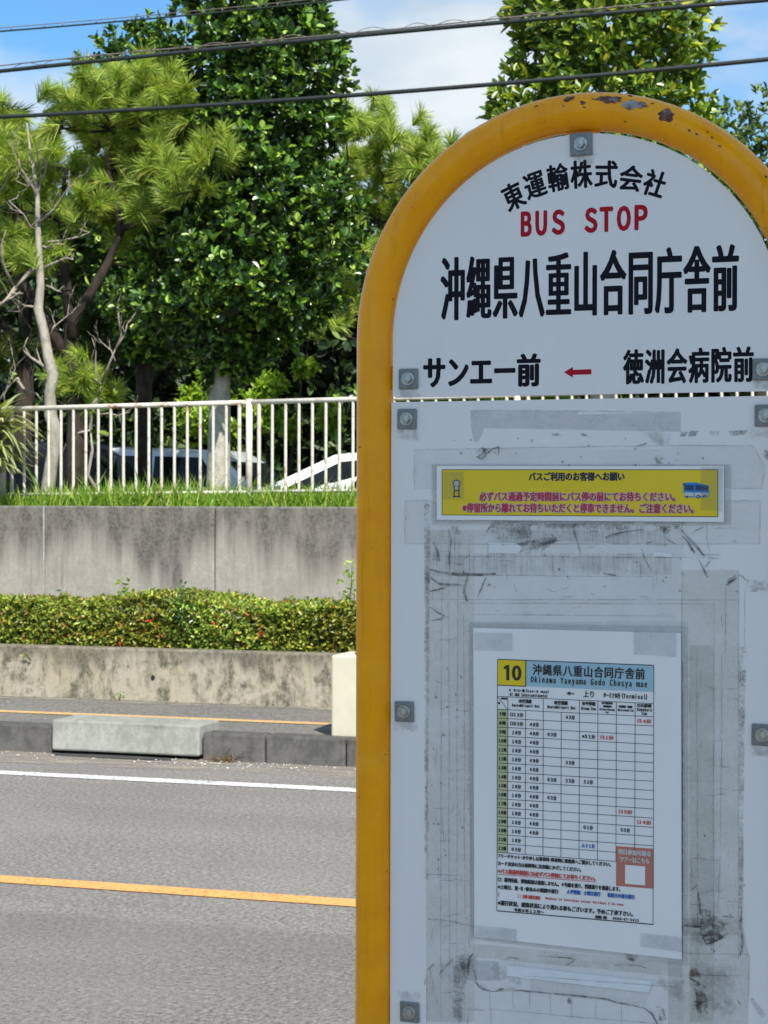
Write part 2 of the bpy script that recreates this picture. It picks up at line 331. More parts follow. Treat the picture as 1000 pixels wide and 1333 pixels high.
M['bus_blue'] = simple('bus_blue_print', (0.02, 0.22, 0.60), 0.45, var=0.1, scale=60)
M['bus_glass'] = simple('bus_window_print', (0.012, 0.045, 0.13), 0.4, var=0.2, scale=80)
# plants
M['fukugi'] = leafmat('glossy_oval_leaves', [(0.0, (0.014, 0.036, 0.009)), (0.40, (0.030, 0.078, 0.015)), (0.66, (0.085, 0.19, 0.025)), (0.88, (0.22, 0.37, 0.04)), (1.0, (0.36, 0.48, 0.08))], 0.34, 0.2, 0.6)  # the lightest stops stand in for bright highlights on the leaves
M['fukugi_light'] = leafmat('yellowing_oval_leaves', [(0.0, (0.03, 0.07, 0.012)), (0.30, (0.07, 0.145, 0.02)), (0.62, (0.18, 0.28, 0.03)), (0.90, (0.36, 0.44, 0.05)), (1.0, (0.50, 0.48, 0.06))], 0.36, 0.25, 0.6)
M['small_leaf'] = leafmat('small_round_leaves', [(0.0, (0.03, 0.065, 0.02)), (0.5, (0.07, 0.12, 0.03)), (0.85, (0.17, 0.25, 0.06)), (1.0, (0.30, 0.38, 0.12))], 0.42, 0.3)
M['dark_leaf'] = leafmat('shade_darkened_leaves', [(0.0, (0.0120, 0.0270, 0.0105)), (0.6, (0.0270, 0.0570, 0.0180)), (0.94, (0.0600, 0.1125, 0.0240)), (1.0, (0.2400, 0.3600, 0.0450))], 0.5, 0.2)  # the shade under the crowns is put into this dark leaf colour
M['lime_leaf'] = leafmat('lime_shrub_leaves', [(0.0, (0.1150, 0.2185, 0.0230)), (0.6, (0.2300, 0.3795, 0.0345)), (1.0, (0.4140, 0.5290, 0.0690))], 0.4, 0.42)
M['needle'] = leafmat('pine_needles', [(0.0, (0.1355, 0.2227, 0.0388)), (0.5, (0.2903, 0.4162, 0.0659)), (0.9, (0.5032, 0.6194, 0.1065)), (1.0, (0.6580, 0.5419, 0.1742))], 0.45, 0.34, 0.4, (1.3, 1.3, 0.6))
M['needle_dark'] = leafmat('shaded_pine_needles', [(0.0, (0.0275, 0.0495, 0.0154)), (0.6, (0.0660, 0.0990, 0.0242)), (1.0, (0.1430, 0.1760, 0.0385))], 0.5, 0.2, 0.3)  # darker copy of the needles, with shade put into the colour
M['hedge'] = leafmat('hedge_leaves', [(0.0, (0.0747, 0.1195, 0.0224)), (0.4, (0.1793, 0.2689, 0.0373)), (0.75, (0.3436, 0.4333, 0.0598)), (0.9, (0.5080, 0.5378, 0.0896)), (0.975, (0.3586, 0.1942, 0.0747)), (1.0, (0.4482, 0.1345, 0.0747))], 0.4, 0.25, 0.5, None, (1.6, (0.75, 0.62, 0.5)))
M['grass'] = leafmat('grass_blades', [(0.0, (0.1000, 0.2000, 0.0187)), (0.6, (0.2125, 0.3625, 0.0375)), (0.92, (0.3500, 0.4750, 0.0625)), (1.0, (0.5000, 0.4375, 0.1750))], 0.45, 0.35)
M['strap'] = leafmat('strap_leaves', [(0.0, (0.17, 0.22, 0.07)), (0.6, (0.34, 0.38, 0.16)), (0.9, (0.48, 0.47, 0.26)), (1.0, (0.36, 0.25, 0.13))], 0.42, 0.25)
M['dry_weed'] = leafmat('dry_red_weed', [(0.0, (0.18, 0.07, 0.03)), (0.6, (0.30, 0.15, 0.07)), (1.0, (0.20, 0.22, 0.06))], 0.6, 0.2)
M['flower'] = simple('red_petals', (0.65, 0.03, 0.03), 0.5, var=0.2, scale=60)
def mk_bark(name, a, b, sc=18):
    k = N(name); n = k.noise(k.map(scale=(1, 1, 0.5)), sc, 7, 0.7); f = k.noise(k.map(), sc * 5, 4); k.base(k.ramp(n, [(0.32, a), (0.68, b)]), 0.9, 0, 0.2); k.bump(k.math('ADD', n, f), 0.6, 0.02); return k.m
M['bark_pale'] = mk_bark('pale_bark', (0.22, 0.20, 0.165), (0.46, 0.43, 0.36))
M['bark_grey'] = mk_bark('grey_bark', (0.25, 0.235, 0.20), (0.52, 0.49, 0.42), 14)  # grey lightened in place of sunlight on the tall tree's trunk
M['bark_dark'] = mk_bark('dark_bark', (0.022, 0.017, 0.013), (0.075, 0.058, 0.045))  # dark bark, deepened to put the pine trunk's shade into the colour
M['twig_dead'] = mk_bark('dead_wood', (0.22, 0.19, 0.155), (0.42, 0.38, 0.32), 30)
M['cable'] = simple('cable_sheath', (0.012, 0.018, 0.017), 0.5, var=0.3, scale=20)
M['wire'] = simple('messenger_wire', (0.16, 0.13, 0.12), 0.5, 0.3, 0.3, 12)
M['hole'] = simple('dark_hole', (0.01, 0.01, 0.01), 0.95)
# vehicles, house
M['car_white'] = simple('white_car_paint', (0.72, 0.74, 0.75), 0.2, var=0.03)
M['car_silver'] = simple('silver_car_paint', (0.62, 0.66, 0.69), 0.24, 0.35, 0.04)
M['car_dark'] = simple('dark_car_paint', (0.010, 0.012, 0.016), 0.38, var=0.1, spec=0.2)
M['car_glass'] = simple('tinted_glass', (0.008, 0.012, 0.014), 0.06, var=0.1, spec=0.25)
M['rubber'] = simple('rubber', (0.02, 0.02, 0.02), 0.85)
M['rim'] = simple('wheel_rim', (0.45, 0.46, 0.47), 0.35, 0.7)
M['lamp_clear'] = simple('clear_lamp', (0.65, 0.67, 0.68), 0.12)
M['lamp_red'] = simple('red_lamp', (0.45, 0.02, 0.02), 0.15)
M['house'] = simple('white_render', (0.70, 0.71, 0.72), 0.8, var=0.05, bump=0.2)
M['roof'] = simple('roof_slab', (0.42, 0.41, 0.39), 0.85, var=0.1)

# ------------------------------------------------------------------ ground, road, kerb, pavement, walls
X0, X1 = -60.0, 60.0
def sheet(name, x0, x1, y0, y1, z, m, kind='structure', nx=1):
    xs = np.linspace(x0, x1, nx + 1); V = []
    for x in xs: V += [(x, y0, z), (x, y1, z)]
    o = obj_np(name, V, [np.array([(2 * i, 2 * i + 2, 2 * i + 3, 2 * i + 1) for i in range(nx)])], m); o['kind'] = kind; return o
sheet('ground', -900, 900, -900, 900, -0.02, M['ground'])
sheet('road', X0, X1, 3.1, 11.0, 0.0, M['asphalt'], nx=4)
sheet('near_pavement', X0, X1, -6.0, 2.95, 0.12, M['asphalt_path'], nx=4)
bm = bmesh.new(); add_box(bm, X0, X1, 2.951, 3.1, -0.02, 0.128, 0.012); o = obj_bm('near_kerb', bm, M['kerb']); o['kind'] = 'structure'
sheet('centre_line', X0, X1, 7.145, 7.28, 0.004, M['orange_line'])
sheet('edge_line', X0, X1, 9.955, 10.085, 0.004, M['white_line'])
sheet('kerb_dust', X0, X1, 10.42, 10.9, 0.004, M['dust'])
KY = 10.9
# kerb: separate stones with thin joints
bm = bmesh.new()
joints = []
x = -40.0
KJ = [at(p, 960, KY).x for p in (-330, 70, 262, 345, 450, 640)]
spans = [(-40, KJ[0]), (KJ[0], KJ[1] - 0.004), (KJ[2] + 0.004, KJ[3]), (KJ[3], KJ[4]), (KJ[4], KJ[5]), (KJ[5], KJ[5] + 1.0)]
x = KJ[5] + 1.0
while x < 25: spans.append((x, x + 0.62)); x += 0.62
for a, b in spans:
    zt = 0.168 if a > KJ[1] else 0.172
    add_box(bm, a + 0.004, b - 0.004, KY, KY + 0.16, -0.01, zt, 0.014)
o = obj_bm('kerb', bm, M['kerb']); o['kind'] = 'structure'
bm = bmesh.new(); add_box(bm, KJ[1] + 0.002, KJ[2] - 0.002, KY - 0.030, KY + 0.30, 0.024, 0.215, 0.012, 2)
o = obj_bm('kerb_block', bm, M['kerb_pale']); tag(o, 'pale greenish concrete kerb block over the gutter, lighter than the grey kerb', 'kerb block')
# flat dark oval under the block
bm = bmesh.new()
cx = at(150, 985, KY - 0.05).x
add_prism(bm, [(cx + 0.40 * math.cos(a), KY - 0.075 + 0.055 * math.sin(a)) for a in np.linspace(0, 2 * math.pi, 28)[:-1]], 0.003, 0.009, 'z')
o = obj_bm('dark_oval', bm, simple('dark_oval_grey', (0.035, 0.035, 0.036), 0.8, var=0.4, scale=40, bump=0.5)); tag(o, 'flat dark oval in the gutter below the pale kerb block', 'drain')
sheet('pavement', X0, X1, KY + 0.16, 12.6, 0.160, M['asphalt_path'], nx=4)
sheet('pavement_line', X0, X1, 11.57, 11.68, 0.164, M['yellow_line'])
sheet('pavement_dust', X0, X1, 12.33, 12.57, 0.165, M['dust'])
# planter wall
LW = 12.575
def wall(name, m, cuts, y0, y1, z0, z1, label, cat, bev=0.012):
    bm = bmesh.new()
    for a, b, dy in cuts: add_box(bm, a + 0.003, b - 0.003, y0 + dy, y1, z0, z1, bev)
    o = obj_bm(name, bm, m); tag(o, label, cat); return o
o = wall('planter_wall', M['planter'], [(-40, -11.2, 0), (-11.2, 2.0, 0.002), (2.0, 25, 0.002)], LW, LW + 0.15, 0.0, 0.529, 'low mould streaked concrete planter wall holding the clipped hedge', 'wall')
bm = bmesh.new(); hx = at(199, 882, LW - 0.004)
add_prism(bm, [(hx.x + 0.014 * math.cos(a), hx.z + 0.017 * math.sin(a)) for a in np.linspace(0, 6.283, 13)[:-1]], LW - 0.0045, LW + 0.01); obj_bm('weep_hole', bm, M['hole'], o)
o = sheet('planter_soil', X0, X1, LW + 0.1501, 14.07, 0.47, M['soil'])
RW = 14.075
xj = [at(57, 700, RW).x, at(279, 700, RW).x]
o = wall('retaining_wall', M['retaining'], [(-40, xj[0] - 3.5, 0), (xj[0] - 3.5, xj[0], 0.004), (xj[0], xj[1], 0), (xj[1], xj[1] + 3.6, 0.003), (xj[1] + 3.6, 25, 0)], RW, RW + 0.2, 0.0, 1.543, 'tall grey retaining wall with dark rain stains below its top', 'wall')
bm = bmesh.new()
add_box(bm, xj[0] - 0.006, xj[0] + 0.005, RW - 0.004, RW + 0.05, 0.45, 1.538, 0.002)
obj_bm('joint_sealant', bm, simple('joint_filler', (0.34, 0.335, 0.315), 0.9, var=0.3, scale=25), o)
# terrace behind the wall, dropping to a car park
bm = bmesh.new()
prof = [(RW + 0.2, 1.52), (16.6, 1.56), (17.6, 1.3), (18.4, 0.62), (80, 0.55)]
V = [];
for y, z in prof: V += [(X0, y, z), (X1, y, z)]
o = obj_np('terrace', V, [np.array([(2 * i, 2 * i + 1, 2 * i + 3, 2 * i + 2) for i in range(2)] )], M['ground']); o['kind'] = 'structure'
o = obj_np('carpark', V[4:], [np.array([(0, 1, 3, 2), (2, 3, 5, 4)])], M['carpark']); o['kind'] = 'structure'

# cream pillar on the pavement's edge
p0 = at(431, 953, KY + 0.10); p1 = at(431, 853, KY + 0.10)
bx = empty('pillar_block', (p0.x + 0.17, KY + 0.27, 0.160))
bm = bmesh.new(); add_box(bm, -0.17, 0.17, -0.17, 0.17, 0.0, p1.z - 0.160, 0.012, 2); obj_bm('body', bm, M['cream'], bx)
bm = bmesh.new(); add_box(bm, -0.05, 0.12, -0.08, 0.06, p1.z - 0.1605, p1.z - 0.145, 0.006); obj_bm('cap_plate', bm, M['rubber'], bx)
tag(bx, 'short cream painted pillar standing on the kerb edge beside the yellow sign post', 'pillar')

# ------------------------------------------------------------------ leaves
def unit(v): return v / (np.linalg.norm(v, axis=-1, keepdims=True) + 1e-9)
def rand_dirs(n): return unit(rng.normal(size=(n, 3)))
def leaves(P, D, Nn, L, Wd, fold=0.18, droop=0.12):
    """P base, D direction along the leaf, Nn leaf normal, L length, Wd width -> six-vertex leaves"""
    n = len(P); D = unit(D); side = unit(np.cross(D, Nn)); Nn = np.cross(side, D)
    L = np.broadcast_to(np.asarray(L, float), (n,))[:, None]; Wd = np.broadcast_to(np.asarray(Wd, float), (n,))[:, None]
    up = Nn * Wd * fold
    def at_(u, w, sgn): return P + D * L * u + sgn * side * Wd * w + up * (w / 0.46) - Nn * L * droop * u * u
    V = np.stack([P, at_(0.28, 0.36, 1), at_(0.62, 0.5, 1), at_(0.90, 0.30, 1), at_(1.0, 0.0, 1), at_(0.90, 0.30, -1), at_(0.62, 0.5, -1), at_(0.28, 0.36, -1)], 1).reshape(-1, 3)
    b = (np.arange(n) * 8)[:, None]
    F = np.concatenate([b + np.array([[0, 1, 2, 3, 4]]), b + np.array([[0, 4, 5, 6, 7]])])
    return V, F
def rosettes(P, D, k, L, Wd, spread=0.9, jit=0.25):
    """k leaves round every twig tip P that points along D"""
    n = len(P); P2 = np.repeat(P, k, 0); D2 = np.repeat(unit(D), k, 0)
    a = unit(np.cross(D2, rand_dirs(n)[np.repeat(np.arange(n), k)])); b = np.cross(D2, a)
    th = np.tile(np.arange(k) * 2.399, n) + rng.uniform(0, 6.28, n)[np.repeat(np.arange(n), k)]
    out = a * np.cos(th)[:, None] + b * np.sin(th)[:, None]
    s = rng.uniform(spread * 0.5, spread * 1.3, n * k)[:, None]
    d = unit(D2 + out * s + rng.normal(size=(n * k, 3)) * jit)
    nn = unit(D2 - out * 0.6 + rng.normal(size=(n * k, 3)) * 0.3 + np.array([0, 0, 0.25]))
    st = P2 - D2 * (rng.uniform(0, 0.6, n * k)[:, None] * np.asarray(L).mean())
    return leaves(st, d, nn, rng.uniform(0.55, 1.3, n * k) * L, rng.uniform(0.8, 1.15, n * k) * Wd)
def lump(P, f, seed):
    """cheap smooth 3-D noise in -1..1"""
    r = np.random.default_rng(seed); o = np.zeros(len(P))
    for i in range(7):
        d = unit(r.normal(size=3)); o += np.sin(P @ d * f * r.uniform(0.6, 1.7) + r.uniform(0, 6.28))
    return o / 3.0
def column_crown(profile, y, n, depth=1.0, seed=1, inner=0.25, bump=0.22):
    """profile: (px centre, py, half width px); returns twig tips and outward directions"""
    pr = np.array(profile, float); pts = [at(a, b, y) for a, b, c in pr]
    cx = np.array([p.x for p in pts]); cz = np.array([p.z for p in pts]); hw = pr[:, 2] / pxm(y)
    o = np.argsort(cz); cx, cz, hw = cx[o], cz[o], hw[o]
    area = np.cumsum(np.concatenate([[0], (hw[1:] + hw[:-1]) * np.diff(cz) / 2 + 1e-4])); area /= area[-1]
    z = np.interp(rng.uniform(0, 1, n), area, cz); ang = rng.uniform(0, 2 * np.pi, n)
    rr = np.where(rng.uniform(0, 1, n) < inner, rng.uniform(0.35, 0.85, n), rng.uniform(0.85, 1.03, n))
    h = np.interp(z, cz, hw); c = np.interp(z, cz, cx)
    dirs = np.stack([np.cos(ang), np.sin(ang), np.zeros(n)], 1)
    probe = np.stack([c + h * dirs[:, 0], y + h * dirs[:, 1] * depth, z], 1)
    k = 1 + bump * lump(probe, 3.4, seed) + 0.5 * bump * lump(probe, 8.0, seed + 1)
    P = np.stack([c + h * rr * k * dirs[:, 0], y + h * rr * k * dirs[:, 1] * depth, z + rng.normal(size=n) * 0.04], 1)
    g = (lump(P, 9.0, seed + 5) + 0.6 * lump(P, 17.0, seed + 6) < -0.42) & (rr > 0.8)      # hollows between the twigs
    P = P - (P - np.stack([c, np.full(n, y), z], 1)) * (g * rng.uniform(0.2, 0.5, n))[:, None]
    slope = np.interp(z, (cz[1:] + cz[:-1]) / 2, -np.diff(hw) / np.maximum(np.diff(cz), 1e-3))
    D = unit(dirs + np.stack([np.zeros(n), np.zeros(n), 0.45 + np.clip(slope, -0.5, 2)], 1) + rng.normal(size=(n, 3)) * 0.35)
    return P, D
def blob_crown(center, radii, n, seed, inner=0.3, bump=0.3):
    d = rand_dirs(n); c = np.array(center); r = np.array(radii)
    probe = c + d * r
    k = 1 + bump * lump(probe, 2.2, seed) + bump * 0.6 * lump(probe, 5.5, seed + 3)
    rr = np.where(rng.uniform(0, 1, n) < inner, rng.uniform(0.3, 0.85, n), rng.uniform(0.85, 1.02, n))
    P = c + d * r * (k * rr)[:, None]
    return P, unit(d + np.array([0, 0, 0.35]) + rng.normal(size=(n, 3)) * 0.35)
def base_of(y):
    return float(np.interp(y, [p[0] for p in prof], [p[1] for p in prof]))
def tree(name, label, cat, loc, group=None):
    t = empty(name, loc); tag(t, label, cat, group); return t
def to_local(V, loc): return np.asarray(V, dtype=float) - np.array(loc)[None, :]
def tube_local(mb, pts, rad, loc, n=8):
    mb.tube([Vector(p) - Vector(loc) for p in pts], rad, n)

# --- the tall oval-leaved tree behind the fence
yA = 16.1
pA = at(285, 640, yA); locA = (pA.x, yA, 1.53)
tA = tree('evergreen_tree', 'tall dark evergreen tree with glossy oval leaves and thick grey trunk behind the railing', 'tree', locA)
profA = [(338, -110, 60), (336, -70, 98), (335, 0, 106), (335, 50, 118), (338, 100, 112), (335, 150, 102), (335, 200, 108), (340, 250, 116), (338, 300, 126), (318, 340, 146), (305, 375, 158), (308, 400, 146), (330, 425, 90), (310, 455, 52), (300, 480, 34), (292, 503, 18)]
P, D = column_crown(profA, yA, 5200, 1.0, 3, 0.42, 0.17)
V, F = rosettes(P, D, 7, 0.088, 0.046)
obj_np('crown', to_local(V, locA), [F], M['fukugi'], tA)
mb = MB(); rA = 15.5 / pxm(yA)
tube_local(mb, [(locA[0], yA, 1.4), at(284, 650, yA), at(285, 600, yA), at(286, 550, yA), at(286, 500, yA), at(300, 420, yA), at(330, 250, yA), at(335, 20, yA)], [rA * 1.25, rA * 1.08, rA, rA * 0.95, rA * 0.92, rA * 0.7, rA * 0.5, rA * 0.2], locA, 14)
for i in range(26):
    z = random.uniform(2.7, 6.0); a = random.uniform(0, 6.28); s = Vector((at(325, 300, yA).x, yA, z)); e = s + Vector((math.cos(a) * 0.6, math.sin(a) * 0.6, 0.45))
    tube_local(mb, [s, (s + e) / 2 + Vector((0, 0, -0.03)), e], [0.022, 0.016, 0.006], locA, 5)
obj_bm_tr = mb.build('trunk', M['bark_grey'], tA)
# --- its neighbour, behind and to the left
yB = 18.6; pB = at(186, 560, yB); locB = (pB.x, yB, base_of(yB))
tB = tree('evergreen_tree', 'smaller oval leaved evergreen whose top shows between the pine and the tall evergreen', 'tree', locB)
P, D = column_crown([(190, 28, 18), (188, 50, 42), (186, 80, 62), (184, 130, 68), (184, 200, 72), (186, 300, 76), (190, 400, 60), (190, 470, 20)], yB, 1700, 1.0, 5, 0.4, 0.22)
V, F = rosettes(P, D, 7, 0.092, 0.05); obj_np('crown', to_local(V, locB), [F], M['fukugi'], tB)
mb = MB(); tube_local(mb, [(locB[0], yB, locB[2] - 0.1), at(188, 500, yB), at(186, 250, yB), at(187, 60, yB)], [0.10, 0.09, 0.05, 0.015], locB, 9); mb.build('trunk', M['bark_dark'], tB)
# --- the yellowing one above the arch
yD = 16.4; pD = at(785, 640, yD); locD = (pD.x, yD, 1.53)
tD = tree('evergreen_tree', 'bushy evergreen with yellow green oval leaves rising above the arch of the sign', 'tree', locD)
P, D = column_crown([(795, -120, 40), (790, -80, 88), (780, -30, 116), (782, 20, 130), (786, 60, 132), (785, 100, 128), (780, 140, 140), (785, 200, 150), (785, 300, 150), (785, 420, 110), (785, 480, 40)], yD, 3600, 0.9, 8, 0.42, 0.16)
V, F = rosettes(P, D, 7, 0.105, 0.050); obj_np('crown', to_local(V, locD), [F], M['fukugi_light'], tD)
mb = MB(); tube_local(mb, [(locD[0], yD, 1.4), at(785, 500, yD), at(785, 250, yD), at(785, 0, yD)], [0.13, 0.11, 0.07, 0.02], locD, 10); mb.build('trunk', M['bark_grey'], tD)
# --- small-leaved trees at the right edge
def blob_tree(name, label, blobs, y, m, leaf, n, trunk_px, seed, k=6, bark='bark_dark', inner=0.3, spread=0.9, group=None, bump=0.3):
    b = at(trunk_px, 620, y); loc = (b.x, y, base_of(y))
    t = tree(name, label, 'tree', loc, group); VV = []; FF = []; off = 0; mb = MB()
    top = None
    for i, (cx, cy, rx, ry) in enumerate(blobs):
        c = at(cx, cy, y); s = 1 / pxm(y)
        c = c + Vector((0, random.uniform(-0.3, 0.3), 0)) if i else c
        P, D = blob_crown(c, (rx * s, min(rx, ry * 1.2) * s * 0.9, ry * s), int(n * rx * ry / 2500) + 12, seed + i * 7, inner, bump)
        V, F = rosettes(P, D, k, leaf[0], leaf[1], spread); VV.append(V); FF.append(F + off); off += len(V)
        st = Vector((loc[0], y, loc[2] + (c.z - loc[2]) * 0.45))
        tube_local(mb, [st, (st + c) / 2 + Vector((random.uniform(-.1, .1), random.uniform(-.1, .1), -0.06)), c], [0.05, 0.03, 0.01], loc, 6)
        top = max(top, c.z) if top is not None else c.z
    obj_np('crown', to_local(np.concatenate(VV), loc), [np.concatenate(FF)], m, t)
    tube_local(mb, [(loc[0], y, loc[2] - 0.1), (loc[0] + 0.04, y, loc[2] + 0.8), (loc[0] - 0.02, y, loc[2] + (top - loc[2]) * 0.6), (loc[0], y, top)], [0.12, 0.09, 0.06, 0.015], loc, 8)
    mb.build('trunk', M[bark], t); return t
blob_tree('broadleaf_tree', 'airy small leaved tree at the right edge beyond the sign arch', [(945, 190, 48, 62), (995, 215, 55, 75), (1040, 190, 60, 70), (965, 290, 70, 70), (1030, 320, 80, 80)], 20.0, M['small_leaf'], (0.075, 0.04), 85, 990, 31)
# --- trees beyond, filling the space under the crowns, shade put into their leaf colour
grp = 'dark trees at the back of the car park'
lab = 'background tree beyond the parked vehicles, its leaf colour darkened for the shade there'
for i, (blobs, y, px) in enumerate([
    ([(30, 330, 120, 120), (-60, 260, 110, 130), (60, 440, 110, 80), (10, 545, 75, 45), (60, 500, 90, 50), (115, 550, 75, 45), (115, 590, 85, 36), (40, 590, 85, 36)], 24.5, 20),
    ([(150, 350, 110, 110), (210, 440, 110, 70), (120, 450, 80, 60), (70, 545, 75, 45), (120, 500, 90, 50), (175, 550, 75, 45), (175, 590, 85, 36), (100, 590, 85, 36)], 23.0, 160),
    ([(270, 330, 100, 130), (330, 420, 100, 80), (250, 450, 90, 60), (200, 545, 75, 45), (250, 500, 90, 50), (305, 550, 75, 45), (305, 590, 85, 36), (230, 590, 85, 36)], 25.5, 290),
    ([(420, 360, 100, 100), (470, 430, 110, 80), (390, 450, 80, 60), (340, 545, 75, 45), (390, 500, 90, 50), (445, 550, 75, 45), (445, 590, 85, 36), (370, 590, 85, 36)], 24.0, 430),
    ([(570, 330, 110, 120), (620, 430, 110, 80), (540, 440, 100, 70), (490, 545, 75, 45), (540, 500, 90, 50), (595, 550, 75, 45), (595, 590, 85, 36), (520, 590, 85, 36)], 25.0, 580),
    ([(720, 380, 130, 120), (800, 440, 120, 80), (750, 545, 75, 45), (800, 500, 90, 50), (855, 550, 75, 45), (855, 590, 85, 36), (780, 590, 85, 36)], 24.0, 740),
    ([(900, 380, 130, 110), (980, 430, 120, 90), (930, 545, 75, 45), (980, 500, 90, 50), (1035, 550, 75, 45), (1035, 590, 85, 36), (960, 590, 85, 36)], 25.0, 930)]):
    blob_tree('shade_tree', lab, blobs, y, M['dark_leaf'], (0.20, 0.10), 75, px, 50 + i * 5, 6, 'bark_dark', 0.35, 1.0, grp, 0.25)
# --- pines
def pine_shoots(C, Dv, k, Ln, spread, wd, seg=0.16):
    """needles round every shoot C pointing along Dv"""
    n = len(C); I = np.repeat(np.arange(n), k); D = unit(Dv)[I]
    a = unit(np.cross(D, rand_dirs(n)[I])); b = np.cross(D, a); th = rng.uniform(0, 6.28, n * k)
    out = a * np.cos(th)[:, None] + b * np.sin(th)[:, None]
    d = unit(D * rng.uniform(0.55, 1.2, n * k)[:, None] + out * rng.uniform(0.3, spread, n * k)[:, None])
    P = C[I] - D * rng.uniform(0, seg, n * k)[:, None]
    L = rng.uniform(0.7, 1.15, n * k)[:, None] * Ln; s = unit(np.cross(d, rand_dirs(n * k))) * wd
    sag = np.array([0, 0, -1.0]) * L * 0.06
    V = np.stack([P - s, P + s, P + d * L * 0.6 + s * 0.8, P + d * L + sag, P + d * L * 0.6 - s * 0.8], 1).reshape(-1, 3)
    return V, (np.arange(n * k) * 5)[:, None] + np.array([[0, 1, 2, 3, 4]])
def pine(label, loc, clusters, y, rad_px, per, limbs, k=85, Ln=0.17, m='needle', dy=0.7, wd=0.0024, cat='tree'):
    t = tree('pine_tree', label, cat, loc); mb = MB(); C = []; Dv = []
    hub = [Vector(q) for q in limbs[0][0]]
    for cx, cy in clusters:
        c = at(cx, cy, y + rng.uniform(-dy, dy)); r = rad_px / pxm(y)
        pts = np.array(c) + rng.normal(size=(per, 3)) * np.array([r, r, r * 0.8])
        C.append(pts); Dv.append(unit(rng.normal(size=(per, 3)) * 0.7 + np.array([0, -0.3, 0.6]) + (pts - np.array(c)) * 2.0))
        anchor = min((q for L in limbs for q in L[0][1:]), key=lambda q: (Vector(q) - c).length + (1.5 if q[2] > c.z else 0))
        anchor = Vector(anchor); mid = (anchor + c) / 2 + Vector((random.uniform(-.06, .06), 0, -0.08))
        tube_local(mb, [anchor, mid, c - Vector((0, 0, 0.12))], [0.016, 0.011, 0.006], loc, 5)
        for q in pts[:: 2]: tube_local(mb, [c - Vector((0, 0, 0.12)), Vector(q)], [0.006, 0.003], loc, 4)
    for pts, rad in limbs: tube_local(mb, pts, rad, loc, 9)
    V, F = pine_shoots(np.concatenate(C), np.concatenate(Dv), k, Ln, 1.25, wd)
    obj_np('crown', to_local(V, loc), [F], M[m], t); mb.build('trunk', M['bark_dark'], t); return t
yP = 15.75; a_ = lambda x, y_: tuple(at(x, y_, yP))
locP = (at(98, 640, yP).x, yP, base_of(yP))
limbs = [([(locP[0], yP, locP[2] - 0.1), a_(98, 600), a_(100, 540), a_(92, 470), a_(90, 425), a_(122, 375), a_(142, 340), a_(158, 300), a_(150, 265), a_(140, 215), a_(150, 170)], [0.10, 0.09, 0.085, 0.075, 0.055, 0.045, 0.04, 0.035, 0.032, 0.022, 0.012]),
         ([a_(150, 300), a_(185, 290), a_(235, 262), a_(275, 235)], [0.035, 0.024, 0.016, 0.01]), ([a_(95, 440), a_(85, 360), a_(80, 290), a_(85, 220)], [0.06, 0.045, 0.03, 0.015]),
         ([a_(90, 470), a_(50, 400), a_(10, 330), a_(-30, 270)], [0.06, 0.045, 0.03, 0.02]), ([a_(100, 560), a_(105, 535), a_(112, 515)], [0.03, 0.02, 0.012])]
cl = [(118, 112), (165, 100), (215, 140), (190, 185), (240, 185), (82, 150), (108, 128), (150, 118), (192, 140), (128, 172), (172, 178), (212, 160), (108, 222), (150, 210), (200, 222), (72, 205), (40, 185), (28, 235), (8, 205), (-18, 250), (18, 300), (60, 262), (100, 270), (190, 262), (222, 275), (178, 312), (192, 340), (276, 192), (268, 215), (296, 208), (215, 118), (234, 150), (-30, 310), (-20, 180), (45, 330), (-40, 360), (110, 492), (122, 512), (92, 500), (132, 250), (150, 275), (235, 235), (5, 150), (186, 100), (135, 145), (215, 195), (165, 238)]
pine('large pine with yellow green needle tufts beside the bare dead tree', locP, cl, yP, 18, 11, limbs, 140, 0.165, 'needle', 0.6, 0.0030)
yP2 = 20.0; a_ = lambda x, y_: tuple(at(x, y_, yP2)); locP2 = (at(500, 640, yP2).x, yP2, base_of(yP2))
limbs = [([(locP2[0], yP2, locP2[2] - 0.1), a_(500, 560), a_(495, 450), a_(500, 350), a_(495, 290), a_(490, 240)], [0.10, 0.09, 0.07, 0.04, 0.025, 0.012]), ([a_(500, 350), a_(540, 300), a_(570, 220)], [0.05, 0.03, 0.012]), ([a_(498, 400), a_(455, 330), a_(445, 230)], [0.05, 0.03, 0.012])]
cl2 = [(470, 150), (490, 160), (515, 175), (535, 215), (555, 180), (575, 205), (450, 165), (465, 215), (500, 215), (520, 265), (555, 270), (485, 270), (445, 255), (460, 240), (590, 240), (510, 330), (560, 320), (445, 325), (482, 172), (502, 152), (455, 190), (520, 210), (562, 196), (480, 235), (540, 250), (460, 270), (505, 290), (570, 232), (440, 220), (545, 215), (430, 300), (470, 320), (530, 320), (580, 300), (600, 260), (440, 360), (490, 375), (550, 370), (610, 340), (436, 172), (470, 400), (420, 410)]
pine('second pine showing between the tall evergreen and the yellow sign arch', locP2, cl2, yP2, 16, 7, limbs, 130, 0.185, 'needle', 0.8, 0.0038)
yP3 = 19.6; a_ = lambda x, y_: tuple(at(x, y_, yP3)); locP3 = (at(30, 640, yP3).x, yP3, base_of(yP3))
limbs = [([(locP3[0], yP3, locP3[2] - 0.1), a_(30, 560), a_(35, 450), a_(30, 360), a_(25, 280), a_(25, 180)], [0.12, 0.11, 0.09, 0.06, 0.04, 0.015]), ([a_(34, 440), a_(120, 400), a_(200, 370)], [0.05, 0.03, 0.012]), ([a_(34, 450), a_(-20, 400), a_(-60, 330)], [0.05, 0.03, 0.012])]
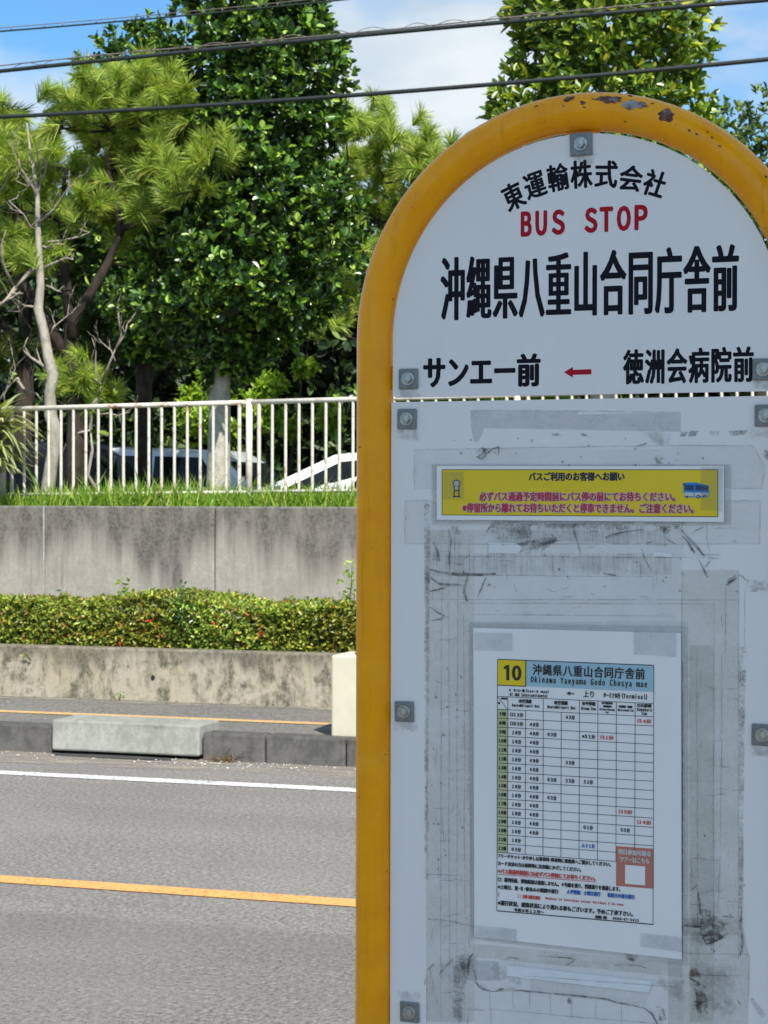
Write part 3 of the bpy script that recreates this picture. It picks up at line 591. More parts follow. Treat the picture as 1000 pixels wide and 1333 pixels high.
cl3 = [(random.uniform(-60, 260), random.uniform(270, 470)) for _ in range(34)] + [(20, 190), (60, 230), (30, 250), (-20, 240), (0, 150), (95, 310), (140, 330)]
pine('pine standing behind the bare dead tree, shade put into its dark needle colour', locP3, cl3, yP3, 20, 12, limbs, 80, 0.22, 'needle_dark', 0.8, 0.0042)

# --- the bare dead tree
yC = 15.3; q = lambda x, y_, d=0.0: tuple(at(x, y_, yC + d))
locC = (at(60, 650, yC).x, yC, 1.53)
tC = tree('dead_tree', 'bare dead tree with pale twisted trunk and leafless grey branches', 'tree', locC)
s = 1 / pxm(yC); mb = MB()
tube_local(mb, [(locC[0], yC, 1.40), q(62, 640), q(66, 610), q(71, 580), q(72, 560), q(66, 540), q(65, 510), q(69, 488), q(62, 460), q(57, 430), q(50, 402), q(53, 372), q(52, 345), q(50, 310), q(49, 280), q(49, 255), q(44, 220), q(39, 195), q(35, 160)],
           [r * s for r in (12, 10, 9, 8.5, 8.5, 9, 7.5, 8, 7, 6.5, 6.5, 5.5, 5, 4.2, 3.6, 3.2, 2.3, 1.7, 0.9)], locC, 12)
obj = mb.build('trunk', M['bark_pale'], tC)
mb = MB()
def twigs(p0, p1, r0, depth):
    p0, p1 = Vector(p0), Vector(p1); L = (p1 - p0).length
    m1 = p0.lerp(p1, 0.35) + Vector((random.gauss(0, .07), random.gauss(0, .07), random.gauss(0, .07))) * L; m2 = p0.lerp(p1, 0.7) + Vector((random.gauss(0, .06), random.gauss(0, .06), random.gauss(0, .06))) * L
    tube_local(mb, [p0, m1, m2, p1], [r0, r0 * 0.8, r0 * 0.6, r0 * 0.3], locC, 6)
    if depth > 0:
        d = (p1 - p0).normalized()
        for k in range(random.choice((2, 3, 3))):
            st = (m1, m2, p1, m2)[k]
            e = st + (d * random.uniform(0.3, 0.8) + Vector((random.gauss(0, .5), random.gauss(0, .35), random.uniform(0.0, 0.8)))).normalized() * L * random.uniform(0.3, 0.55)
            twigs(st, e, r0 * 0.5, depth - 1)
for a, b, r, dp in [((52, 335), (20, 375), 4.2, 0), ((20, 375), (2, 395), 3.6, 1), ((20, 375), (8, 300), 2.0, 2), ((2, 395), (-30, 440), 3.4, 2), ((52, 320), (85, 318), 2.2, 0), ((62, 315), (116, 303), 1.8, 2), ((50, 290), (100, 236), 2.0, 2), ((49, 262), (24, 205), 2.0, 2),
                ((50, 262), (62, 205), 1.8, 2), ((55, 350), (95, 338), 2.0, 2), ((52, 300), (12, 262), 1.6, 2), ((60, 372), (80, 380), 1.6, 1), ((50, 400), (10, 405), 1.8, 2), ((64, 440), (90, 395), 1.4, 2), ((49, 255), (20, 235), 1.4, 2), ((68, 488), (30, 455), 3.0, 1), ((44, 220), (52, 175), 1.2, 1), ((-5, 250), (14, 205), 1.4, 1), ((-20, 280), (12, 230), 1.8, 1)]:
    twigs(q(*a, random.uniform(-.05, .05)), q(*b, random.uniform(-.3, .25)), r * s, dp)
mb.build('branches', M['twig_dead'], tC)
# --- dead twiggy bush between the pine and the trunk
yT = 15.7; q = lambda x, y_, d=0.0: tuple(at(x, y_, yT + d)); locC = (at(128, 620, yT).x, yT, 1.53)
tT = tree('dead_bush', 'low leafless bush of thin upright twigs behind the railing beside the grey trunk', 'bush', locC)
mb = MB()
for a, b, r, dp in [((128, 640), (118, 560), 3.4, 0), ((118, 560), (132, 500), 3.0, 0), ((132, 500), (150, 455), 2.6, 0), ((150, 455), (162, 398), 2.0, 2), ((150, 455), (178, 405), 1.6, 2), ((132, 500), (120, 440), 1.4, 1), ((132, 500), (108, 475), 1.3, 1), ((126, 520), (84, 552), 2.0, 1), ((126, 540), (170, 536), 1.6, 1), ((118, 560), (60, 600), 1.8, 0), ((150, 470), (128, 440), 1.2, 2), ((8, 540), (12, 440), 1.3, 1), ((45, 520), (50, 440), 1.0, 1), ((0, 520), (22, 492), 2.2, 1), ((22, 492), (55, 522), 3.0, 0)]:
    twigs(q(*a, random.uniform(-.05, .05)), q(*b, random.uniform(-.15, .15)), r * s, dp)
mb.build('stems', M['twig_dead'], tT)
# --- lime shrubs in the sun behind the railing
for i, (blobs, y, lbl) in enumerate([([(262, 545, 30, 26), (285, 500, 24, 22), (245, 530, 18, 26), (300, 560, 20, 18)], 21.6, 'lime leaved shrub glowing left of and behind the thick grey trunk'),
                                     ([(345, 540, 24, 26), (375, 560, 22, 20), (355, 500, 26, 18), (395, 480, 18, 14), (430, 545, 18, 26), (405, 420, 20, 16)], 21.4, 'lime leaved shrub glowing right of the thick grey trunk'),
                                     ([(160, 430, 20, 14), (152, 400, 10, 16), (190, 445, 16, 12)], 20.6, 'small lime leaved shrub glimpsed below the pine limbs'),
                                     ([(500, 520, 30, 24), (545, 500, 40, 30), (620, 520, 50, 34), (700, 515, 50, 34)], 18.6, 'long lime leaved shrub hidden behind the sign plates')]):
    b = at(blobs[0][0], 620, y); loc = (b.x, y, base_of(y)); t = empty('shrub', loc); tag(t, lbl, 'shrub'); VV = []; FF = []; off = 0; mb = MB()
    for j, (cx, cy, rx, ry) in enumerate(blobs):
        c = at(cx, cy, y); sc = 1 / pxm(y); P, D = blob_crown(c, (rx * sc, rx * sc * 0.8, ry * sc), int(rx * ry / 9) + 8, 90 + i * 9 + j, 0.4, 0.35)
        V, F = rosettes(P, D, 5, 0.10, 0.05, 1.1); VV.append(V); FF.append(F + off); off += len(V)
        tube_local(mb, [loc, (Vector(loc) + c) / 2 + Vector((0.05, 0, 0)), c], [0.02, 0.014, 0.006], loc, 5)
    obj_np('foliage', to_local(np.concatenate(VV), loc), [np.concatenate(FF)], M['lime_leaf'], t); mb.build('stem', M['bark_dark'], t)

# --- strap-leaved plant at the left end of the railing
def blades(base, dirs, L, w, bend, segs=5):
    V = []; F = []
    for p, d, l, ww, bd in zip(base, dirs, L, w, bend):
        d = Vector(d).normalized(); p = Vector(p); sd = d.cross(Vector((0, 0, 1))); sd = sd.normalized() if sd.length > 1e-3 else Vector((1, 0, 0)); o = len(V)
        for i in range(segs + 1):
            t = i / segs; c = p + d * (l * t) + Vector((0, 0, -1)) * (bd * l * t * t); wd_ = ww * (1 - t ** 2.2) * (0.6 + 0.8 * min(t * 3, 1)) / 1.4 + 0.0005
            V += [tuple(c - sd * wd_), tuple(c + sd * wd_)]
        F += [(o + 2 * i, o + 2 * i + 1, o + 2 * i + 3, o + 2 * i + 2) for i in range(segs)]
    return np.array(V), np.array(F)
yS = 14.29; pS = at(-8, 640, yS); locS = (pS.x, yS, 1.53); tS = empty('strap_leaf_plant', locS); tag(tS, 'pale plant with long drooping strap leaves at the left end of the railing', 'plant')
n = 260; hub = [Vector((random.gauss(0, .03), random.gauss(0, .03), random.uniform(0.30, 0.80))) for _ in range(n)]
dd = []
for i in range(n):
    a = random.uniform(0, 6.28); dd.append((math.cos(a), math.sin(a) * 0.8 - 0.1, random.uniform(-0.05, 0.95)))
V, F = blades(hub, dd, [random.uniform(0.34, 0.54) for _ in range(n)], [random.uniform(0.015, 0.026) for _ in range(n)], [random.uniform(0.2, 0.75) for _ in range(n)], 6)
obj_np('leaves', V, [F], M['strap'], tS)
mb = MB(); mb.tube([(0, 0, -0.05), (0.01, 0, 0.3), (0, 0.01, 0.6)], [0.05, 0.04, 0.02], 9); mb.build('stem', M['bark_dark'], tS)

# --- hedge
hx0, hx1 = -12.0, 3.0; hy0, hy1, hz0 = LW + 0.16, LW + 0.95, 0.47
tH = empty('hedge', ((hx0 + hx1) / 2, (hy0 + hy1) / 2, hz0)); tag(tH, 'clipped hedge of small yellow green and reddish leaves in the planter', 'hedge')
bm = bmesh.new(); add_box(bm, hx0 + 0.1, hx1 - 0.1, hy0 + 0.14, hy1 - 0.12, hz0, 0.72, 0.06, 2)
for v in bm.verts: v.co -= tH.location
obj_bm('inner_twigs', bm, M['bark_dark'], tH)
n = 17000
def hedge_top(x): return 0.835 + 0.022 * np.sin(x * 2.1 + 1) + 0.018 * np.sin(x * 5.3) + 0.012 * np.sin(x * 11.7)
xs = rng.uniform(hx0, hx1, n); vis = rng.uniform(0, 1, n) < 0.75; xs[vis] = rng.uniform(-7.6, -2.6, vis.sum())
u = rng.uniform(0, 1, n); front = u < 0.5; top = (u >= 0.5) & (u < 0.93)
zz = np.where(front, rng.uniform(hz0 + 0.0, 1, n) * 0 + hz0 + 0.02 + rng.uniform(0, 1, n) * 0.36, hedge_top(xs)); zz = np.minimum(zz, hedge_top(xs))
edge = np.clip((zz - 0.74) / 0.1, 0, 1)
yy = np.where(front, hy0 + 0.05 + 0.05 * edge ** 2, rng.uniform(hy0 + 0.03, hy1, n)); yy = np.where(u >= 0.93, hy1 - 0.02, yy)
zz = np.where(u >= 0.93, rng.uniform(0.5, 0.8, n), zz)
P = np.stack([xs, yy + rng.normal(size=n) * 0.022, zz + rng.normal(size=n) * 0.014], 1)
P[:, 1] += np.where(front, 0.05 * lump(P, 5.0, 77), 0); P[:, 2] += np.where(top, 0.022 * lump(P, 7.0, 78), 0)
D = unit(np.stack([np.zeros(n), np.where(front, -0.9, 0.0), np.where(front, 0.5, 1.0)], 1) + rng.normal(size=(n, 3)) * 0.5)
V, F = rosettes(P, D, 4, 0.036, 0.019, 1.1)
obj_np('foliage', to_local(V, tH.location), [F], M['hedge'], tH)
for px, py in ((341, 825), (194, 809), (157, 838), (280, 812)):
    c = at(px, py, hy0 - 0.005); d = rand_dirs(5) + np.array([0, -0.8, 0.4]); sz = 0.030 if px == 341 else 0.018
    V, F = leaves(np.repeat(np.array(c)[None], 5, 0), d, rand_dirs(5), sz, sz * 0.9); obj_np('flower', to_local(V, tH.location), [F], M['flower'], tH)
# sprigs that grow out of the hedge
def sprig(name, label, px, py0, y, h, n, leaf, m, spread=0.05):
    b = at(px, py0, y); loc = (b.x, y, b.z); t = empty(name, loc); tag(t, label, 'plant'); mb = MB()
    tip = Vector((random.uniform(-.05, .05), -0.03, h)); mb.tube([(0, 0, 0), tip * 0.5 + Vector((0.01, 0, 0)), tip], [0.005, 0.004, 0.002], 5); mb.build('stem', M['bark_dark'], t)
    tt = rng.uniform(0.25, 1, n)[:, None]; P = np.array(tip)[None] * tt + rng.normal(size=(n, 3)) * spread * 0.4; D = unit(rng.normal(size=(n, 3)) + np.array([0, -0.3, 0.5]))
    V, F = leaves(P, D, unit(rng.normal(size=(n, 3)) + np.array([0, -0.5, 1.0])), rng.uniform(0.7, 1.2, n) * leaf, rng.uniform(0.8, 1.1, n) * leaf * 0.45); obj_np('leaves', V, [F], M[m], t); return t
sprig('sapling', 'thin sapling with yellowish leaves at the wall beside the yellow post', 452, 800, 13.2, 0.36, 46, 0.05, 'lime_leaf', 0.09)
sprig('fern', 'feathery dark green weed standing out of the middle of the hedge', 245, 828, hy0 - 0.01, 0.30, 150, 0.04, 'fukugi', 0.10)
sprig('weed', 'green tuft poking up from the hedge just left of its middle', 168, 800, hy0 + 0.25, 0.24, 40, 0.05, 'lime_leaf', 0.06)
sprig('weed', 'small dark shoot poking up from the left part of the hedge', 92, 800, hy0 + 0.25, 0.17, 22, 0.04, 'fukugi', 0.05)
sprig('weed', 'tiny lime weed rooted in the crack of the planter wall', 40, 860, LW - 0.012, 0.06, 14, 0.022, 'lime_leaf', 0.03)
sprig('weed', 'tiny green weed at the foot of the planter wall', 155, 911, LW - 0.03, 0.05, 16, 0.025, 'lime_leaf', 0.04)
b = on_ground(292, 990); tW = empty('dry_weed', (b.x, KY - 0.03, 0.0)); tag(tW, 'dry reddish grass tuft growing at the kerb foot right of the pale block', 'weed')
n = 60; V, F = blades([Vector((random.gauss(0, .035), random.gauss(0, .012), 0)) for _ in range(n)], [(random.gauss(0, .6), random.gauss(-.2, .35), random.uniform(.2, 1)) for _ in range(n)], [random.uniform(.04, .19) for _ in range(n)], [0.0026] * n, [0.4] * n, 3)
obj_np('blades', V, [F], M['dry_weed'], tW)
# gravel bits in the gutter, dead leaves on the pavement
n = 260; V = []; F = []
bmg = bmesh.new()
for i in range(n):
    x = random.uniform(-7.2, -2.4) if i > 60 else random.gauss(at(310, 990, KY).x, 0.3); y = KY - 0.02 - abs(random.gauss(0, 0.16)) - (0 if i > 60 else -0.0); r = random.uniform(0.0018, 0.0052) * (1.4 if random.random() < 0.06 else 1)
    r_ = bmesh.ops.create_icosphere(bmg, subdivisions=1, radius=r, matrix=Matrix.Translation((x, y, r * 0.5 + 0.004)) @ Matrix.Diagonal((random.uniform(.8, 1.5), random.uniform(.8, 1.4), random.uniform(.5, .9), 1)))
o = obj_bm('gravel', bmg, M['gravel']); o['kind'] = 'stuff'; o['label'] = 'pale grit scattered along the gutter'
n = 46; P = np.stack([rng.uniform(-7.6, -3, n), rng.uniform(12.38, 12.55, n), np.full(n, 0.172)], 1); D = rand_dirs(n) * np.array([1, 1, 0.1]); V, F = leaves(P, D, rand_dirs(n) * 0.3 + np.array([0, 0, 1.0]), rng.uniform(.02, .045, n), rng.uniform(.012, .02, n))
o = obj_np('leaf_litter', V, [F], M['dry_weed']); o['kind'] = 'stuff'; o['label'] = 'dry leaves along the foot of the planter wall'

# --- grass on the wall top
n = 8000; gx = rng.uniform(-10.5, 2.0, n); m_ = rng.uniform(0, 1, n) < 0.8; gx[m_] = rng.uniform(-8.2, -3.6, m_.sum()); gy = rng.uniform(RW + 0.17, 15.0, n)
dens = lump(np.stack([gx, gy, gx * 0], 1), 3.0, 5); hgt = np.clip(0.074 + 0.05 * dens + np.abs(rng.normal(size=n)) * 0.075 + 0.022 * np.clip(gx + 6.6, -1, 3), 0.03, 0.40)
base = np.stack([gx, gy, np.full(n, 1.525)], 1); d = unit(rng.normal(size=(n, 3)) * np.array([0.35, 0.3, 0]) + np.array([0.12, -0.05, 1.0])); sd = unit(np.cross(d, np.stack([rng.normal(size=n) * .5, np.ones(n), np.zeros(n)], 1)))
w = 0.0050; bend = unit(rng.normal(size=(n, 3)) * np.array([1, 1, 0])) * (hgt * rng.uniform(0.05, 0.4, n))[:, None]
p1 = base + d * (hgt * 0.55)[:, None] + bend * 0.25; p2 = base + d * hgt[:, None] + bend
V = np.stack([base - sd * w, base + sd * w, p1 + sd * w * 0.8, p2, p1 - sd * w * 0.8], 1).reshape(-1, 3)
o = obj_np('grass', V, [(np.arange(n) * 5)[:, None] + np.array([[0, 1, 2, 3, 4]])], M['grass']); o['kind'] = 'stuff'; o['label'] = 'tall green grass along the top of the retaining wall'

# ------------------------------------------------------------------ railing
FY = 14.44
fp0, fp1 = at(34, 532, FY), at(461, 519.8, FY); tz = (fp1.z - fp0.z) / (fp1.x - fp0.x)
b0, b1 = at(5, 644.6, FY), at(379, 639.8, FY)
post_x = at(324.5, 590, FY).x; PIT = post_x - at(4, 590, FY).x
def top_z(x): return fp0.z + (x - fp0.x) * tz
def bot_z(x): return b0.z + (x - b0.x) * (b1.z - b0.z) / (b1.x - b0.x)
fe = empty('railing', (post_x, FY, 1.52)); tag(fe, 'white painted steel railing with thin vertical bars and rust spots on the retaining wall', 'railing')
fl = Vector(fe.location); stuff_bm = MB()
for i in range(-2, 4):
    xp = post_x + (i - 1) * PIT + PIT
    mb = MB(); r = 0.026; mb.tube([Vector((xp, FY, 1.45)) - fl, Vector((xp, FY, top_z(xp) + 0.028)) - fl], r, 14); mb.build('post', M['fence'], fe)
    xa, xb = xp + 0.055, xp + PIT - 0.055
    mb = MB(); mb.tube([Vector((xa - 0.04, FY, top_z(xa))) - fl, Vector((xb + 0.04, FY, top_z(xb))) - fl], 0.021, 12); mb.build('top_rail', M['fence'], fe)
    mb = MB(); mb.tube([Vector((xa - 0.04, FY, bot_z(xa))) - fl, Vector((xb + 0.04, FY, bot_z(xb))) - fl], 0.015, 10); mb.build('bottom_rail', M['fence'], fe)
    nb = 19
    for k in range(nb):
        x = xa + 0.03 + (xb - xa - 0.06) * k / (nb - 1)
        r = 0.0125 if k not in (0, nb - 1) else 0.016
        seg = [Vector((x, FY, bot_z(x))) - fl, Vector((x, FY, top_z(x) - 0.010)) - fl]
        if -2 <= i <= 1:
            mb = MB(); mb.tube(seg, r, 9, False); mb.build('bar', M['fence'], fe)
        else: stuff_bm.tube(seg, r, 9, False)
o = stuff_bm.build('bar', M['fence'], fe); o['kind'] = 'stuff'

# ------------------------------------------------------------------ overhead cables (run along the road above the hedge)
def cable(label, px, yc, rad, m='cable'):
    pts = [at(a, b, yc) for a, b in px]; xs_ = np.array([p.x for p in pts]); zs_ = np.array([p.z for p in pts]); co = np.polyfit(xs_, zs_, min(2, len(px) - 1))
    xs2 = np.linspace(-26, 18, 90); z2 = np.polyval(co, np.clip(xs2, xs_.min() - 3, xs_.max() + 3)) + np.where(xs2 < xs_.min() - 3, (xs_.min() - 3 - xs2) * 0.0, 0)
    o = empty('overhead_cable', (xs2[45], yc, z2[45])); tag(o, label, 'cable')
    P = [Vector((a, yc, b)) - o.location for a, b in zip(xs2, z2)]
    mb = MB(); mb.tube(P, rad, 8); mb.build('sheath', M[m], o); return o, P
yK = 15.0 - 0.25
cable('lowest overhead cable, a thick smooth black line crossing just above the sign arch', [(0, 152.5), (250, 138), (500, 121), (750, 101), (1000, 77)], yK, 0.0185)
o, P = cable('middle overhead cable, thick and loosely wrapped in a thin wire', [(0, 92), (250, 69), (450, 46), (700, 25), (1000, 0)], yK + 0.1, 0.0185)
mb = MB(); lp = []
for i in range(900):
    t = i / 899 * (len(P) - 1); a = int(t); p = P[a].lerp(P[min(a + 1, len(P) - 1)], t - a); ph = i * 0.42 + math.sin(i * 0.013) * 3; rr = 0.024 + 0.016 * math.sin(i * 0.011) ** 2
    lp.append(p + Vector((0, math.cos(ph) * rr, abs(math.sin(ph)) * rr * 1.4)))
mb.tube(lp, 0.0032, 4); mb.tube([p + Vector((0, 0.0, 0.036 + 0.012 * math.sin(i * 0.55))) for i, p in enumerate(P)], 0.006, 5); mb.build('wrapping_wire', M['wire'], o)
o, P = cable('highest overhead cable, thin and leaving the picture at the top', [(0, 41), (215, 22), (430, 2), (620, -20)], yK + 0.25, 0.008)
mb = MB(); mb.tube([p + Vector((0, 0, 0.030)) for p in P], 0.004, 5)
for i in range(0, 89):
    for f in (0.2, 0.85): c = P[i].lerp(P[i + 1], f); mb.tube([c, c + Vector((0, 0, 0.032))], 0.005, 5)
mb.build('messenger_wire', M['wire'], o)

# ------------------------------------------------------------------ parked vehicles
def vehicle(label, cat, loc, sec, hw, windows, paint, wheels, flip=False, glass=None):
    """sec: (x, z bottom, z belt, z roof, roof half width) along the length; side windows as (x,t) polygons between belt (0) and roof (1)"""
    root = empty({'van': 'van', 'car': 'car'}[cat], loc); tag(root, label, cat)
    S_ = [(-x if flip else x, zb, zl, zr, rw) for x, zb, zl, zr, rw in sec]
    bm = bmesh.new(); rings = []
    for x, zb, zl, zr, rw in S_:
        rings.append([bm.verts.new((x, y, z)) for y, z in ((-hw, zb), (-hw * 1.0, (zb + zl) / 2), (-hw * 0.985, zl), (-rw, zr - 0.02), (-rw * 0.8, zr), (rw * 0.8, zr), (rw, zr - 0.02), (hw * 0.985, zl), (hw, (zb + zl) / 2), (hw, zb))])
    for a, b in zip(rings, rings[1:]):
        for i in range(10):
            j = (i + 1) % 10; bm.faces.new((a[i], a[j], b[j], b[i]))
    bm.faces.new(rings[0]); bm.faces.new(rings[-1][::-1])
    bmesh.ops.recalc_face_normals(bm, faces=bm.faces[:]); bmesh.ops.bevel(bm, geom=[e for e in bm.edges if e.calc_face_angle(0) > 0.5], offset=0.03, segments=2, profile=0.6, affect='EDGES')
    obj_bm('body', bm, paint, root, True)
    xs_ = [s_[0] for s_ in S_]; order = np.argsort(xs_); A = np.array(S_)[order]
    def side_pt(x, t, sgn):
        zl = np.interp(x, A[:, 0], A[:, 2]); zr = np.interp(x, A[:, 0], A[:, 3]) - 0.02; rw = np.interp(x, A[:, 0], A[:, 4])
        return (x, sgn * (hw * 0.985 * (1 - t) + rw * t + 0.006), zl * (1 - t) + zr * t)
    for poly in windows:
        for sgn in (-1, 1):
            pl = [(-x if flip else x, t) for x, t in poly]; bm = bmesh.new(); vs = [bm.verts.new(side_pt(x, t, sgn)) for x, t in pl]; f = bm.faces.new(vs)
            r_ = bmesh.ops.extrude_face_region(bm, geom=[f])
            for v in r_['geom']:
                if isinstance(v, bmesh.types.BMVert): v.co.y -= sgn * 0.012
            bmesh.ops.recalc_face_normals(bm, faces=bm.faces[:]); obj_bm('window', bm, M['car_glass'], root)
    if glass:
        for (i0, i1) in glass:
            a, b = S_[i0], S_[i1]; bm = bmesh.new(); vs = []
            for s_, t in ((a, 0.10), (b, 0.92)):
                pass
            lo = Vector((a[0], 0, a[3])); hi = Vector((b[0], 0, b[3])); d = hi - lo; nrm = Vector((-d.z, 0, d.x)).normalized(); nrm = nrm if nrm.z > 0 else -nrm
            p0_, p1_ = lo + d * 0.1 + nrm * 0.012, lo + d * 0.93 + nrm * 0.012
            add_prism_pts = [(p0_.x, -a[4] * 0.9, p0_.z), (p0_.x, a[4] * 0.9, p0_.z), (p1_.x, b[4] * 0.88, p1_.z), (p1_.x, -b[4] * 0.88, p1_.z)]
            bm.faces.new([bm.verts.new(p) for p in add_prism_pts]); obj_bm('windscreen', bm, M['car_glass'], root)
    for x in wheels:
        x = -x if flip else x
        for sgn in (-1, 1):
            bm = bmesh.new(); bmesh.ops.create_cone(bm, cap_ends=True, segments=24, radius1=0.31, radius2=0.31, depth=0.2, matrix=Matrix.Translation((x, sgn * (hw - 0.08), 0.31)) @ Matrix.Rotation(math.pi / 2, 4, 'X')); w_ = obj_bm('wheel', bm, M['rubber'], root)
            bm = bmesh.new(); bmesh.ops.create_cone(bm, cap_ends=True, segments=20, radius1=0.19, radius2=0.17, depth=0.03, matrix=Matrix.Translation((x, sgn * (hw + 0.03), 0.31)) @ Matrix.Rotation(math.pi / 2 * (1 if sgn > 0 else 1), 4, 'X')); obj_bm('rim', bm, M['rim'], w_)
    e0, e1 = S_[0], S_[-1]
    for e, nm, mm in ((e0, 'headlight', 'lamp_clear'), (e1, 'tail_light', 'lamp_red')):
        for sgn in (-1, 1):
            bm = bmesh.new(); dx = math.copysign(0.02, e[0]); add_box(bm, min(e[0] - dx, e[0] + dx), max(e[0] - dx, e[0] + dx), sgn * hw * 0.75 - 0.12, sgn * hw * 0.75 + 0.12, e[2] - 0.16, e[2] - 0.04, 0.01); obj_bm(nm, bm, M[mm], root)
    return root
yV = 19.6
def vloc(px, y): p = at(px, 600, y); return (p.x, y, 0.62)
# boxy vans seen from the side, noses to the right
van_sec = [(1.72, 0.25, 0.70, 0.74, 0.66), (1.69, 0.22, 0.98, 1.02, 0.68), (1.50, 0.2, 1.04, 1.08, 0.69), (1.16, 0.2, 1.06, 1.40, 0.64), (0.96, 0.2, 1.07, 1.51, 0.62), (-0.4, 0.2, 1.08, 1.56, 0.62), (-1.5, 0.2, 1.08, 1.52, 0.62), (-1.68, 0.22, 1.06, 1.40, 0.63), (-1.72, 0.25, 0.80, 0.95, 0.68)]
vw = [[(1.14, 0.14), (0.36, 0.10), (0.36, 0.84), (0.90, 0.84)], [(0.28, 0.10), (-0.62, 0.10), (-0.62, 0.84), (0.28, 0.84)], [(-0.70, 0.10), (-1.50, 0.12), (-1.46, 0.82), (-0.70, 0.84)]]
pR = at(370, 600, yV); vehicle('silver boxy van parked behind the railing and the thick grey trunk', 'van', (pR.x - 1.60, yV, 0.62), van_sec, 0.74, vw, M['car_silver'], (1.15, -1.1), False, [(2, 3)])
pR = at(204, 600, 18.9); vehicle('near black boxy van parked left of the silver van behind the dead tree', 'van', (pR.x - 1.62, 18.9, 0.62), [(x, a, b, z * 1.04, w) for x, a, b, z, w in van_sec], 0.74, vw, M['car_dark'], (1.15, -1.1), False, [(2, 3)])
car_sec = [(2.1, 0.3, 0.62, 0.66, 0.66), (2.05, 0.22, 0.78, 0.82, 0.70), (1.35, 0.2, 0.90, 0.94, 0.70), (1.05, 0.2, 0.93, 1.02, 0.68), (0.30, 0.2, 0.95, 1.37, 0.60), (-0.4, 0.2, 0.96, 1.43, 0.59), (-1.0, 0.2, 0.97, 1.39, 0.60), (-1.75, 0.2, 0.99, 1.10, 0.66), (-2.02, 0.22, 0.95, 1.02, 0.68), (-2.1, 0.3, 0.7, 0.80, 0.66)]
cw = [[(0.85, 0.2), (-0.25, 0.1), (-0.25, 0.84), (0.20, 0.82)], [(-0.33, 0.1), (-1.40, 0.16), (-1.05, 0.78), (-0.33, 0.84)]]
pL = at(374, 620, 19.2); vehicle('white saloon car with curved roof parked behind the railing next to the sign post', 'car', (pL.x + 1.02, 19.2, 0.70), car_sec, 0.84, cw, M['car_white'], (1.35, -1.3), True, [(3, 4), (7, 6)])

# white house far behind
yH = 30.0; a, b = at(405, 500, yH), at(470, 500, yH)
hs = empty('house', ((a.x + b.x) / 2 + 1.6, yH + 2.5, 0.55)); tag(hs, 'white rendered house glimpsed through the trees behind the cars', 'house')
bm = bmesh.new(); add_box(bm, -2.6, 2.6, -2.5, 2.5, 0, 3.2, 0.02); obj_bm('wall', bm, M['house'], hs)
bm = bmesh.new(); add_box(bm, -2.8, 2.8, -2.8, 2.8, 3.2, 3.4, 0.03); obj_bm('roof', bm, M['roof'], hs)
for x in (-1.5, 0.9):
    bm = bmesh.new(); add_box(bm, x - 0.5, x + 0.5, -2.53, -2.46, 1.0, 2.1, 0.01); w_ = obj_bm('window', bm, M['car_glass'], hs)
    bm = bmesh.new(); add_box(bm, x - 0.56, x + 0.56, -2.55, -2.47, 0.93, 0.995, 0.01); obj_bm('sill', bm, M['roof'], w_)
# ------------------------------------------------------------------ the bus stop sign
TH = R_(-3.309)
SC = EYE + ray(765, 640) * 1.94
def SP(px, py):
    """where the photograph's (px, py) lies on the sign's plate: local x and height"""
    n_ = Vector((math.sin(TH), -math.cos(TH), 0)); d = ray(px, py); t = (SC - EYE).dot(n_) / d.dot(n_); q_ = EYE + d * t - SC
    return (q_.x * math.cos(TH) + q_.y * math.sin(TH), q_.z + SC.z)
PX = 0.00081                                   # one picture pixel on the plate, in metres
sign = empty('bus_stop_sign', (SC.x, SC.y, 0.12), TH)
tag(sign, 'yellow arched bus stop sign with white lettered plates and rust chips on its tube', 'bus stop sign')
Z0 = 0.12
def P3(x, z, d): return (x, -d, z - Z0)       # d: distance in front of the plate
CX, ZA, RC, RT = -0.0075, 1.768, 0.2247, 0.0196
TY = 0.006                                     # tube axis lies this far behind the plate's face
# frame tube: up, over the arch, down
path = [(CX - RC, 0.0)] + [(CX - RC, z) for z in np.linspace(0.4, ZA, 8)] + [(CX + RC * math.cos(a), ZA + RC * math.sin(a)) for a in np.linspace(math.pi, 0, 49)[1:-1]] + [(CX + RC, z) for z in np.linspace(ZA, 0.4, 8)] + [(CX + RC, 0.0)]
nseg = 28; V = []
for i, (x, z) in enumerate(path):
    a, b = path[max(i - 1, 0)], path[min(i + 1, len(path) - 1)]; t = Vector((b[0] - a[0], 0, b[1] - a[1])).normalized(); nrm = Vector((-t.z, 0, t.x))
    for j in range(nseg):
        w_ = 2 * math.pi * j / nseg; V.append((x + nrm.x * RT * math.cos(w_), TY + RT * math.sin(w_), z - Z0 + 0.12 * 0 + nrm.z * RT * math.cos(w_)))
F = [(i * nseg + j, i * nseg + (j + 1) % nseg, (i + 1) * nseg + (j + 1) % nseg, (i + 1) * nseg + j) for i in range(len(path) - 1) for j in range(nseg)]
V = [(x, y, max(z, -0.1)) for x, y, z in V]
frame = obj_np('frame', V, [np.array(F)[:, ::-1]], M['tube'], sign, True)
bm = bmesh.new(); add_box(bm, CX - 0.34, CX + 0.34, TY - 0.2, TY + 0.2, -0.14, 0.02, 0.02, 2); obj_bm('base', bm, M['kerb_pale'], sign)
